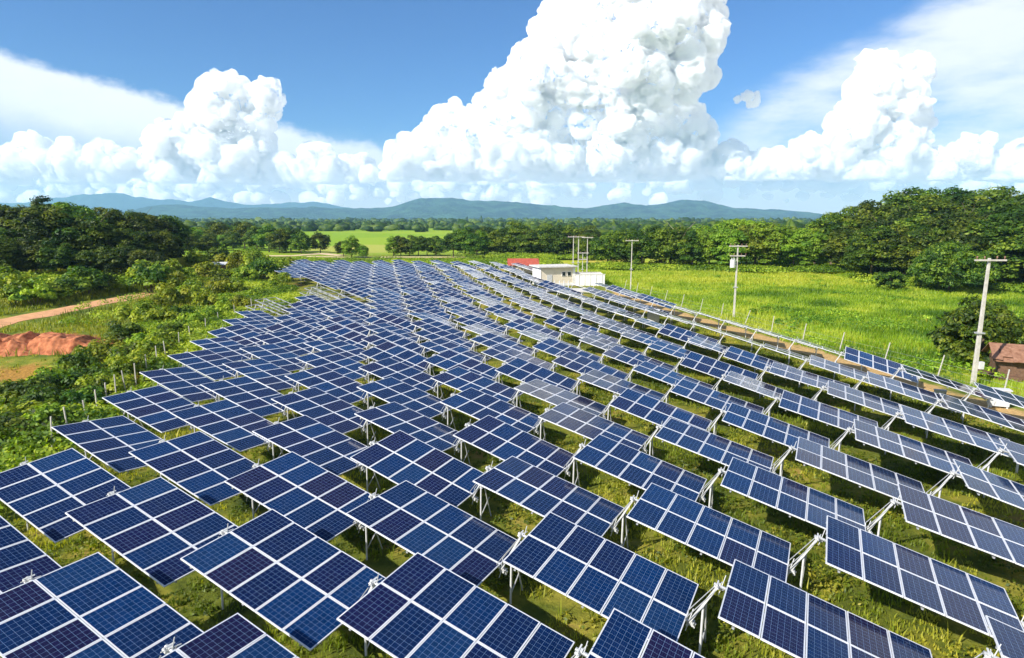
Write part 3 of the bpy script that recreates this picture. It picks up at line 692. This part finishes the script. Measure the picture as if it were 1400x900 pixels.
def mound(name, u0, u1, v, h, depth, label, seed):
    xa, ya = px(u0, v); xb, yb = px(u1, v); n, m = 140, 40
    V = []
    for q in range(m):
        f = q/(m-1)
        for p in range(n):
            g = p/(n-1); x = xa+(xb-xa)*g; y = ya+(yb-ya)*g + depth*f
            e = min(1, 3.2*g**.7, 3.2*(1-g)); prof = min(1, (f/.16)) if f < .3 else max(0, 1-((f-.3)/.7)**1.6)
            nz = float(vnoise2(x, y, 2.6, seed)-.5)*.8 + float(vnoise2(x, y*.25, .6, seed+1)-.5)*.9 + float(vnoise2(x, y, .3, seed+2)-.5)*.35
            V.append((x, y-.5*nz*(f < .2), gz(x, y)-.1 + h*max(0, prof)*max(0, e)*(1+.45*nz)))
    idx = np.arange(n*m).reshape(m, n); Fq = np.stack([idx[:-1, :-1].ravel(), idx[:-1, 1:].ravel(), idx[1:, 1:].ravel(), idx[1:, :-1].ravel()], 1)
    return tag(mesh_obj(name, V, Fq, M['clay'], smooth=True), label, 'earth mound')
mound('earth_mound', -60, 40, 488, 1.7, 7, 'red clay bank at the left edge of the picture', 51)
mound('earth_mound', 17, 132, 484, 1.35, 6, 'long low red clay mound right of the clay bank', 61)

# ------------------------------------------------------------------ buildings and poles
def bld_origin(u, v): x, y = px(u, v); return x, y, gz(x, y)
x, y, z = bld_origin(757, 391)
yaw = R(17)
b = empty('switch_house', (x, y+2, z), yaw); tag(b, 'white flat-roofed switch house with cream front between the panels', 'building')
w = MB(); w.box((0, 0, 1.75), (6.6, 4.6, 3.5)); wl = w.build('wall', [M['plaster']], b)
w = MB(); w.box((-3.32, 0, 1.75), (.06, 4.7, 3.5)); w.box((3.33, -1.9, 1.75), (.5, .9, 3.5)); w.box((0, -2.33, .25), (6.2, .06, .5)); w.build('white_pilaster', [M['plaster_white']], b)
w = MB(); w.box((0, 0, 3.62), (7.8, 5.8, .22)); w.box((0, 0, 3.50), (7.2, 5.2, .06)); w.build('roof', [M['concrete']], b)
for xx in (1.25, 2.35):
    w = MB(); w.box((xx, -2.34, 2.25), (.80, .08, .85)); f = w.build('window', [M['plaster_white']], b)
    w = MB(); w.box((xx, -2.385, 2.25), (.64, .03, .70)); w.build('pane', [M['glassdark']], f)
w = MB(); w.box((-1.6, -2.34, 1.1), (1.0, .06, 2.1)); w.build('door', [M['white']], b)
x, y, z = bld_origin(806, 391)
b = empty('transformer_yard', (x, y+2.5, z), R(2)); tag(b, 'low white walled transformer yard right of the switch house', 'enclosure')
w = MB(); H = 2.1
w.box((0, -2.4, H/2), (5.6, .18, H)); w.box((0, 2.4, H/2), (5.6, .18, H)); w.box((-2.71, 0, H/2), (.18, 4.62, H)); w.box((2.71, 0, H/2), (.18, 4.62, H)); w.build('wall', [M['plaster_white']], b)
w = MB(); w.box((0, -2.4, H+.06), (5.8, .3, .12)); w.box((0, 2.4, H+.06), (5.8, .3, .12)); w.build('coping', [M['concrete']], b)
w = MB()
for k in range(5): w.box((-2.2+k*1.1, -2.52, H/2), (.16, .08, H-.1))
w.build('pilaster', [M['plaster_white']], b)
w = MB(); w.box((.4, 0, .9), (1.6, 1.2, 1.6)); w.box((.4, 0, 1.75), (1.2, .9, .12))
for k in range(3): w.tube((k*.4, 0, 1.8), (k*.4, 0, 2.25), .06, .03)
o = w.build('transformer', [M['concrete']]); o.matrix_world = Matrix.Translation((x, y+2.5, z)); tag(o, 'grey transformer box standing inside the white walled yard', 'transformer')
# concrete apron with small white bollards in front of the switch house
xx, yy = px(770, 398)
w = MB(); w.box((xx+.5, yy+1, gz(xx, yy)+.02), (11, 5, .2)); tag(w.build('concrete_apron', [M['concrete']]), kind='structure')
pl = MB(); pl.tube((0, 0, 0), (0, 0, 1.5), .09, .09, 8); pl.tube((0, 0, 1.5), (0, 0, 1.62), .12, .02, 8); pld = pl.data('bollard', [M['white']])
for n, u in enumerate([752, 758, 765, 771, 777]):
    a, c = px(u, 397); o = bpy.data.objects.new('bollard', pld); link(o); o.location = (a, c, gz(a, c)+.08)
    tag(o, 'white post on the concrete apron of the switch house, %s from the left' % ordn(n+1), 'post', 'white posts before the switch house')
# red roofed shed behind
x, y = px(715, 373); z = gz(x, y)
b = empty('red_shed', (x, y, z), R(3)); tag(b, 'long red-roofed shed behind the far solar tables', 'building')
w = MB(); w.box((0, 0, 1.0), (6.4, 3.6, 2.0)); w.build('wall', [M['plaster']], b)
w = MB(); w.add([(-3.6, -2.2, 1.9), (3.6, -2.2, 1.9), (3.6, 0, 3.3), (-3.6, 0, 3.3), (-3.6, 2.2, 1.9), (3.6, 2.2, 1.9), (-3.6, -2.2, 1.8), (3.6, -2.2, 1.8), (3.6, 0, 3.2), (-3.6, 0, 3.2), (-3.6, 2.2, 1.8), (3.6, 2.2, 1.8)],
      [(0, 1, 2, 3), (3, 2, 5, 4), (7, 6, 9, 8), (8, 9, 10, 11), (0, 6, 7, 1), (4, 5, 11, 10), (0, 3, 9, 6), (3, 4, 10, 9), (1, 7, 8, 2), (2, 8, 11, 5)])
for k in range(24): w.box((-3.5+k*.305, -1.1, 2.63), (.05, 2.55, .05), rot=Matrix.Rotation(math.atan2(1.4, 2.2), 3, 'X'))
w.build('roof', [M['redroof']], b)
# small white roof in the scrub on the left
x, y = px(300, 372); b = empty('hut', (x, y, gz(x, y)), .2); tag(b, 'tiny white-roofed hut in the scrub left of the field', 'building')
w = MB(); w.box((0, 0, .8), (2.2, 1.8, 1.6)); w.build('wall', [M['wood']], b)
w = MB(); w.box((0, 0, 1.75), (3.0, 2.3, .12), rot=Matrix.Rotation(R(10), 3, 'X')); w.build('roof', [M['white']], b)
# rusty hut at the right edge
x, y = px(1407, 520); z = gz(x, y)
b = empty('hut', (x, y+1, z), R(-25)); tag(b, 'brown wooden hut with rusty sheet roof at the right edge', 'building')
w = MB(); w.box((0, 0, .95), (3.6, 3.0, 1.9)); w.build('wall', [M['wood']], b)
w = MB(); w.add([(-2.3, -2, 1.6), (2.3, -2, 1.6), (2.3, 0, 2.7), (-2.3, 0, 2.7), (-2.3, 2, 1.6), (2.3, 2, 1.6), (-2.3, -2, 1.52), (2.3, -2, 1.52), (2.3, 0, 2.62), (-2.3, 0, 2.62), (-2.3, 2, 1.52), (2.3, 2, 1.52)],
      [(0, 1, 2, 3), (3, 2, 5, 4), (7, 6, 9, 8), (8, 9, 10, 11), (0, 6, 7, 1), (4, 5, 11, 10), (0, 3, 9, 6), (3, 4, 10, 9), (1, 7, 8, 2), (2, 8, 11, 5)])
for k in range(7): w.box((-2+k*.66, -1.55+.45*(k % 2), 1.95+.22*(k % 2)+.05*(k % 3)), (.72, 1.2+.2*(k % 3), .03), rot=Matrix.Rotation(R(22+6*(k % 3)), 3, 'X') @ Matrix.Rotation(R(-9+6*(k % 4)), 3, 'Z'))
for k in range(4): w.box((2.5, -1.6+k*.9, 1.3), (.1, .08, 2.6))
w.build('roof', [M['rust']], b)
w = MB(); w.box((.9, -1.53, .8), (.8, .05, 1.5)); w.build('door', [M['teal']], b)
w = MB(); w.box((-1.9, -1.6, .35), (3.2, .9, .12), rot=Matrix.Rotation(R(12), 3, 'Y')); w.box((-1.2, -1.7, .2), (1.8, .5, .3)); o = w.build('timber_pile', [M['wood']]); o.matrix_world = Matrix.Translation((x, y+1, z)) @ Matrix.Rotation(R(-25), 4, 'Z')
tag(o, 'loose boards stacked on the ground before the rusty hut', 'timber pile')

def pole(u, v, top, label, arms=2, box=False, r=.17, name='power_pole', dy=0):
    x, y = px(u, v); y += dy; x += dy*(u-700)/857; z = gz(x, y)
    d = y*math.cos(PITCH)-z*math.sin(PITCH)
    k = (450-top)/F; h = ((k*math.cos(PITCH)-math.sin(PITCH))/(math.cos(PITCH)+k*math.sin(PITCH)))*y - z
    b = empty(name, (x, y, z), R(random.uniform(-8, 8))); tag(b, label, 'utility pole', 'concrete utility poles')
    w = MB(); w.tube((0, 0, -.5), (0, 0, h), r, r*.55, square=True)
    w.build('pole', [M['post']], b)
    for q in range(arms):
        zz = h-.15-q*1.25
        w = MB(); w.box((0, -.16, zz), (2.3 if q == 0 else 1.9, .10, .12)); a = w.build('crossarm', [M['post']], b)
        for s in (-1, -.45, .45, 1):
            w = MB(); w.tube((s, -.16, zz+.06), (s, -.16, zz+.18), .03, .03, 6); w.tube((s, -.16, zz+.18), (s, -.16, zz+.30), .06, .045, 8); w.build('insulator', [M['insul']], a)
    if box:
        w = MB(); w.tube((-.55, -.1, h-2.9), (-.55, -.1, h-1.9), .34, .34, 14)
        for s in (-.18, .0, .18): w.tube((-.55+s, -.1, h-1.9), (-.55+s, -.1, h-1.65), .04, .03, 6)
        w.box((-.2, 0, h-2.4), (.3, .2, .1)); w.build('transformer_can', [M['white']], b)
    w = MB(); w.box((0, 0, h*.42), (.55, .42, .10)); w.build('band', [M['steel']], b)
    return b, h
random.seed(99)
pole(1330, 527, 353, 'nearest leaning-looking concrete pole with one crossarm, beside the bush', 1, r=.19)
pole(1003, 434, 335, 'concrete pole with white transformer can and two crossarms in the meadow', 2, True)
pole(862, 397, 328, 'slim concrete pole with one crossarm between meadow and field', 1, r=.14)
pole(783, 388, 323, 'concrete pole at the left of the group behind the switch house', 1, r=.15, dy=4)
pole(790, 388, 323, 'concrete pole in the middle of the group behind the switch house', 1, r=.15, dy=4)
pole(802, 386, 324, 'concrete pole at the right of the group behind the white yard', 1, r=.15, dy=4)
pole(796, 388, 345, 'short concrete pole within the group behind the switch house', 2, r=.13, dy=3)
# nearest pole has a meter box near its foot
x, y = px(1330, 527); w = MB(); w.box((.32, -.1, 1.6), (.35, .3, .55)); o = w.build('meter_box', [M['white']]); o.matrix_world = Matrix.Translation((x, y, gz(x, y)))
tag(o, 'small white meter box fixed near the foot of the nearest pole', 'meter box')
# inverter cabinets
for (u, v, s, lb) in [(1364, 557, .9, 'white inverter cabinet on the sandy track at the right edge'), (893, 441, 1.15, 'pale low cabinet between the outer two lines of tables'), (1284, 548, .55, 'small white junction box beneath the outer tables')]:
    x, y = px(u, v); w = MB(); w.box((0, 0, .75*s), (1.2*s, .6*s, 1.2*s)); w.box((0, 0, 1.38*s), (1.35*s, .75*s, .07*s)); w.box((-.5*s, 0, .08*s), (.1, .5*s, .18*s)); w.box((.5*s, 0, .08*s), (.1, .5*s, .18*s))
    o = w.build('inverter_cabinet', [M['white']]); o.matrix_world = Matrix.Translation((x, y, gz(x, y))) @ Matrix.Rotation(R(-20), 4, 'Z'); tag(o, lb, 'cabinet')
# fence posts
fp = MB(); fp.tube((0, 0, -.2), (0, 0, 2.1), .052, .042, square=True); fpd = fp.data('fence_post', [M['post']])
def fence(posts, label, group, cat, tilt):
    n = 0
    for x, y in posts:
        n += 1; o = bpy.data.objects.new('fence_post', fpd); link(o); o.location = (x, y, gz(x, y)); o.rotation_euler = (R(random.gauss(0, 2)), R(random.gauss(tilt, 2.5)), R(random.uniform(-15, 15)))
        tag(o, label % ordn(n), cat, group)
    return n
rp = []
for yv in np.arange(22, 112, 5.2): rp.append((float(right_edge(yv))+8.0, float(yv)))
fence(rp, 'pale concrete fence post beyond the sandy track, %s back', 'fence posts along the sandy track', 'fence post', 11)
lp = [px(u, v) for u, v in [(72, 622), (96, 606), (122, 594), (135, 578), (148, 566), (160, 553), (174, 546), (187, 534), (202, 520), (216, 506), (228, 498), (246, 484), (262, 474), (282, 462), (300, 452), (322, 440), (345, 430)]]
fence(lp, 'pale concrete fence post at the left edge of the field, %s back', 'fence posts at the left edge', 'fence post', 0)
# fence wires along the right-hand posts
w = MB()
for a, b2 in zip(rp[:-1], rp[1:]):
    for hh in (.5, 1.0, 1.45): w.tube((a[0], a[1], gz(*a)+hh), (b2[0], b2[1], gz(*b2)+hh), .006, n=4)
tag(w.build('fence_wires', [M['steel']]), 'thin wires strung between the fence posts beyond the sandy track', 'fence wire')

# ------------------------------------------------------------------ clouds
def vn3(p, s, seed):
    q = p/s + seed*17.31; i = np.floor(q).astype(np.int64); f = q-i; f = f*f*(3-2*f)
    def h(a, b, c):
        n = (a*374761393 + b*668265263 + c*2147483647 + seed*144665) & 0x7fffffff
        n = ((n ^ (n >> 13))*1274126177) & 0x7fffffff
        return ((n ^ (n >> 16)) & 0xffff)/65535.
    x, y, z = i[:, 0], i[:, 1], i[:, 2]; r = 0
    for a in (0, 1):
        for b in (0, 1):
            for c in (0, 1):
                r = r + h(x+a, y+b, z+c)*(f[:, 0] if a else 1-f[:, 0])*(f[:, 1] if b else 1-f[:, 1])*(f[:, 2] if c else 1-f[:, 2])
    return r
CD = 15000.0
def sky_pt(u, v, D=CD):
    cx, cy = (u-700)/F, (450-v)/F
    d = np.array([cx, math.cos(PITCH)+cy*math.sin(PITCH), cy*math.cos(PITCH)-math.sin(PITCH)]); return d/d[1]*D
def cloud(blobs, name, seed, base_v=None, kids=26, D=CD, vox=27., flat=1.0, cut=None):
    r = np.random.default_rng(seed); V2, F2 = ico(2); Vs, Fs, off = [], [], 0; k_ = D/15000
    for u, v, rp_ in blobs:
        c = sky_pt(u, v, D); rad = rp_/F*D; c = c + np.array([0, r.uniform(-.5, .5)*rad, 0])
        items = [(c, rad*.9)]
        kn = int(kids*min(1.6, max(.5, rp_/30)))
        d = r.normal(0, 1, (kn, 3)); d[:, 1] -= .4; d /= np.linalg.norm(d, axis=1)[:, None]
        for dd in d:
            rr = rad*r.uniform(.16, .40); cc = c+dd*rad*r.uniform(.72, .95); items.append((cc, rr))
            e = r.normal(0, 1, (3, 3)) + dd*1.2; e /= np.linalg.norm(e, axis=1)[:, None]
            for ee in e: items.append((cc+ee*rr*.9, rr*r.uniform(.3, .5)))
        for cc, rr in items:
            if rr < vox*.9: continue
            p = V2*rr*np.array([flat, 1, 1/flat**.5]) + cc
            if cut is not None: zc = c[2]-rad*cut; p[:, 2] = np.where(p[:, 2] < zc, zc+(p[:, 2]-zc)*.2, p[:, 2])
            Vs.append(p); Fs.append(F2+off); off += len(V2)
    o = mesh_obj(name, np.concatenate(Vs), np.concatenate(Fs), M['cloud'])
    md = o.modifiers.new('fuse', 'REMESH'); md.mode = 'VOXEL'; md.voxel_size = vox; md.use_smooth_shade = True
    dg = bpy.context.evaluated_depsgraph_get(); me2 = bpy.data.meshes.new_from_object(o.evaluated_get(dg)); o.modifiers.clear(); old = o.data; o.data = me2; bpy.data.meshes.remove(old)
    n = len(me2.vertices); V = np.empty(n*3, np.float32); me2.vertices.foreach_get('co', V); V = V.reshape(-1, 3).astype(float)
    Nn = np.empty(n*3, np.float32); me2.vertices.foreach_get('normal', Nn); Nn = Nn.reshape(-1, 3)
    bl = lambda s_, q: 1-np.abs(vn3(V, s_*k_, q)*2-1)
    V = V + Nn*(((bl(700, 8)-.5)*180 + (bl(330, 3)-.5)*210 + (bl(165, 4)-.5)*150 + (bl(85, 5)-.5)*95 + (bl(45, 6)-.5)*50)*k_*(1.0 if D < 16000 else .6))[:, None]
    if base_v is not None:
        zb = sky_pt(700, base_v, D)[2]; lowm = V[:, 2] < zb; V[lowm, 2] = zb + (V[lowm, 2]-zb)*.15
    me2.vertices.foreach_set('co', V.astype(np.float32).ravel()); me2.polygons.foreach_set('use_smooth', np.ones(len(me2.polygons), bool)); me2.update()
    if not me2.materials: me2.materials.append(M['cloud'])
    return o
m = bpy.data.materials.new('cloud'); m.use_nodes = True; nt = m.node_tree
for n in list(nt.nodes): nt.nodes.remove(n)
out = N(nt, 'ShaderNodeOutputMaterial'); pv = N(nt, 'ShaderNodeVolumePrincipled'); nt.links.new(pv.outputs[0], out.inputs[1])
pv.inputs['Color'].default_value = (1, 1, 1, 1); pv.inputs['Density'].default_value = .017; pv.inputs['Anisotropy'].default_value = .0
M['cloud'] = m
tower = [(900, -20, 75), (840, 15, 55), (935, 30, 42), (800, 45, 45), (870, 80, 75), (788, 78, 42), (750, 125, 48), (965, 32, 20), (765, 38, 26), (830, 120, 60), (895, 130, 36),
 (612, 172, 26), (590, 192, 20), (662, 160, 24), (678, 182, 28), (640, 208, 34), (562, 216, 22), (705, 195, 42), (720, 150, 44), (780, 180, 55), (835, 195, 45), (545, 238, 16), (600, 225, 26), (690, 225, 30), (760, 225, 34), (820, 228, 30),
 (940, 172, 21), (945, 192, 23), (905, 205, 30), (875, 222, 26), (918, 225, 24), (948, 222, 16), (880, 185, 20)]
leftc = [(310, 132, 24), (332, 150, 25), (306, 160, 27), (325, 188, 30), (290, 200, 25), (330, 214, 25), (240, 195, 22), (226, 202, 13), (268, 190, 22), (366, 124, 12), (377, 120, 8), (362, 148, 17), (268, 224, 16), (345, 165, 20)]
lowc = [(-40, 215, 24), (-10, 236, 26), (75, 236, 20), (300, 238, 20), (340, 240, 22), (385, 236, 16), (250, 238, 18), (35, 212, 18), (20, 224, 16), (60, 220, 15), (95, 205, 8), (150, 216, 15), (140, 234, 18), (175, 226, 15), (205, 210, 9), (428, 222, 16), (418, 236, 18), (450, 240, 17), (470, 236, 12), (505, 240, 9), (100, 232, 16), (210, 236, 15)]
rightc = [(1440, 225, 30), (1330, 222, 22), (1200, 226, 26), (1090, 232, 20), (1160, 232, 22), (1280, 236, 22), (1400, 240, 22), (1010, 238, 16), (1230, 190, 24), (1110, 215, 14), (1340, 205, 14), (1208, 110, 26), (1188, 128, 24), (1240, 102, 20), (1170, 165, 24), (1222, 148, 30), (1150, 188, 27), (1200, 188, 30), (1100, 200, 11), (998, 216, 15), (985, 226, 12), (1308, 205, 15), (1320, 195, 9), (1260, 178, 12), (1392, 212, 16), (1130, 222, 20), (1050, 232, 18), (1248, 216, 20), (1011, 137, 4.5), (1019, 134, 6), (1028, 137, 4), (1023, 131, 3.5), (1298, 226, 18), (1350, 236, 16), (970, 104, 5)]
rc = np.random.default_rng(5); strip = []
for _ in range(330):
    u = rc.uniform(-60, 1460); v = rc.uniform(222, 278); strip.append((u, v, rc.uniform(5, 15)*(1.25-(v-222)/62)))
for bl, base, sd, lb, kd, ct in [(tower, 246, 1, 'towering white cumulus cloud above the centre of the plain', 26, None), (leftc, 240, 2, 'white cumulus tower left of centre with a small twin top', 24, None),
        (lowc, 250, 3, 'small low cumulus heaps at the left of the sky', 20, .45), (rightc, 246, 4, 'pale cumulus heaps at the right of the sky', 20, .6)]:
    tag(cloud(bl, 'clouds', sd, base, kd, CD, cut=ct), lb, 'cloud', kind='stuff')
tag(cloud(strip, 'clouds', 9, None, 12, 19000, 36., 1.6, .3), 'band of small distant clouds low over the mountains', 'cloud', kind='stuff')

# ------------------------------------------------------------------ sky, air and sun
wd = bpy.data.worlds.new('World'); scene.world = wd; wd.use_nodes = True; nt = wd.node_tree
for n in list(nt.nodes): nt.nodes.remove(n)
out = N(nt, 'ShaderNodeOutputWorld'); bg = N(nt, 'ShaderNodeBackground'); nt.links.new(bg.outputs[0], out.inputs[0])
sky = N(nt, 'ShaderNodeTexSky'); sky.sky_type = 'NISHITA'; sky.sun_disc = False
sky.sun_elevation = R(SUNEL); sky.sun_rotation = R(SUNAZ); sky.air_density = 1.0; sky.dust_density = .6; sky.ozone_density = 2.2
bg.inputs[1].default_value = .05
tc = N(nt, 'ShaderNodeTexCoord').outputs['Generated']
sp = N(nt, 'ShaderNodeSeparateXYZ'); nt.links.new(tc, sp.inputs[0])
el = mth(nt, 'MULTIPLY', mth(nt, 'ARCSINE', sp.outputs[2]), 57.2958)
az = mth(nt, 'MULTIPLY', mth(nt, 'ARCTAN2', sp.outputs[0], sp.outputs[1]), 57.2958)
cv = N(nt, 'ShaderNodeCombineXYZ'); nt.links.new(az, cv.inputs[0]); nt.links.new(el, cv.inputs[1])
def mapv(s, loc=(0, 0, 0), rot=0):
    mp = N(nt, 'ShaderNodeMapping'); mp.inputs['Scale'].default_value = s; mp.inputs['Location'].default_value = loc; mp.inputs['Rotation'].default_value = (0, 0, rot)
    nt.links.new(cv.outputs[0], mp.inputs[0]); return mp.outputs[0]
def mrange(v, a, b, smooth=True):
    m_ = N(nt, 'ShaderNodeMapRange'); m_.interpolation_type = 'SMOOTHSTEP' if smooth else 'LINEAR'
    nt.links.new(v, m_.inputs[0]); m_.inputs[1].default_value = a; m_.inputs[2].default_value = b; return m_.outputs[0]
nA = noise(nt, mapv((.09, .22, 1)), 1.0, 7, .6); nB = noise(nt, mapv((.05, .16, 1), (3, 7, 0), R(14)), 1.0, 8, .62); nC = noise(nt, mapv((.35, .5, 1)), 1.0, 6, .6)
# left sheet: upper edge falls from about 11.6 degrees at azimuth -37 to 5.5 degrees at -8
edge = mth(nt, 'ADD', mth(nt, 'MULTIPLY', mth(nt, 'ADD', az, 37.0), -.195), 11.3)
edge = mth(nt, 'ADD', edge, mth(nt, 'MULTIPLY', mth(nt, 'SUBTRACT', nC, .5), 2.2))
dL = mth(nt, 'SUBTRACT', edge, el)
sheetL = mth(nt, 'MULTIPLY', mrange(dL, -.1, .9), mrange(az, -6, -10))
fadeL = mth(nt, 'SUBTRACT', 1.0, mth(nt, 'MULTIPLY', mrange(dL, 3.0, 6.5), .62))
sheetL = mth(nt, 'MULTIPLY', sheetL, mth(nt, 'MULTIPLY', fadeL, mth(nt, 'ADD', .72, mth(nt, 'MULTIPLY', nA, .5))), clamp=True)
# right veil of cirrus
upR = mth(nt, 'ADD', mth(nt, 'MULTIPLY', mth(nt, 'SUBTRACT', az, 18.0), .42), 9.6)
dR = mth(nt, 'SUBTRACT', upR, el)
veil = mth(nt, 'MULTIPLY', mrange(mth(nt, 'ADD', dR, mth(nt, 'MULTIPLY', mth(nt, 'SUBTRACT', nB, .5), 9.0)), -1.0, 3.2), mrange(az, 15, 22))
veil = mth(nt, 'MULTIPLY', veil, mrange(nB, .26, .58), clamp=True)
# whitish air near the horizon
hz = mrange(mth(nt, 'ADD', el, mth(nt, 'MULTIPLY', nC, 3.0)), 9.5, 1.5)
rest = mth(nt, 'MULTIPLY', mrange(nA, .56, .75), .35)            # thin streaks elsewhere in the sky
cm = mth(nt, 'MAXIMUM', mth(nt, 'MAXIMUM', mth(nt, 'MULTIPLY', sheetL, .95), mth(nt, 'MULTIPLY', veil, .85)), mth(nt, 'MULTIPLY', hz, .9))
cm = mth(nt, 'MAXIMUM', cm, mth(nt, 'MULTIPLY', rest, mrange(el, 30, 45)))
skyc = mixc(nt, 1.0, sky.outputs[0], (.60, 1.02, 1.62), 'MULTIPLY')
whitec = mixc(nt, mrange(el, 1, 7), (13.2, 12.4, 11.8), (13.6, 13.6, 13.7))
nt.links.new(mixc(nt, cm, skyc, whitec), bg.inputs[0])
# the air
hb = MB(); zt = 620.0; zb_ = -40.0
hb.box((0, 5600, (zt+zb_)/2), (24400, 12600, zt-zb_)); hm = bpy.data.materials.new('air'); hm.use_nodes = True; ht = hm.node_tree
for n in list(ht.nodes): ht.nodes.remove(n)
ho = ht.nodes.new('ShaderNodeOutputMaterial'); hv = ht.nodes.new('ShaderNodeVolumePrincipled'); ht.links.new(hv.outputs[0], ho.inputs[1])
hv.inputs['Color'].default_value = (.36, .65, 1.0, 1); hv.inputs['Density'].default_value = .88e-4; hv.inputs['Anisotropy'].default_value = .0
o = hb.build('haze', [hm]); tag(o, 'pale blue haze in the air between the field and the mountains', 'haze', kind='stuff')
sd_ = bpy.data.lights.new('sun', 'SUN'); sd_.energy = 5.0; sd_.angle = R(.55); sd_.color = (1, .95, .86)
so = bpy.data.objects.new('sun', sd_); COL.objects.link(so)
sv = Vector((math.sin(R(SUNAZ))*math.cos(R(SUNEL)), math.cos(R(SUNAZ))*math.cos(R(SUNEL)), math.sin(R(SUNEL))))
so.rotation_euler = sv.to_track_quat('Z', 'Y').to_euler()
# ------------------------------------------------------------------ camera
cd = bpy.data.cameras.new('camera'); cam = bpy.data.objects.new('camera', cd); COL.objects.link(cam); scene.camera = cam
cd.sensor_width = 36; cd.lens = 36*F/1400; cd.clip_end = 60000; cd.clip_start = .3
cam.location = (0, 0, 0); cam.rotation_euler = (R(90)-PITCH, 0, 0)
vs = scene.view_settings; vs.view_transform = 'Standard'; vs.look = 'None'; vs.exposure = .80; vs.gamma = 1; vs.use_curve_mapping = False
cy = scene.cycles; cy.max_bounces = 18; cy.diffuse_bounces = 3; cy.glossy_bounces = 3; cy.transmission_bounces = 3; cy.volume_bounces = 18; cy.transparent_max_bounces = 8
cy.use_denoising = True; cy.use_adaptive_sampling = True; cy.adaptive_threshold = .02; cy.sample_clamp_indirect = 8
print('near tables', n_near)
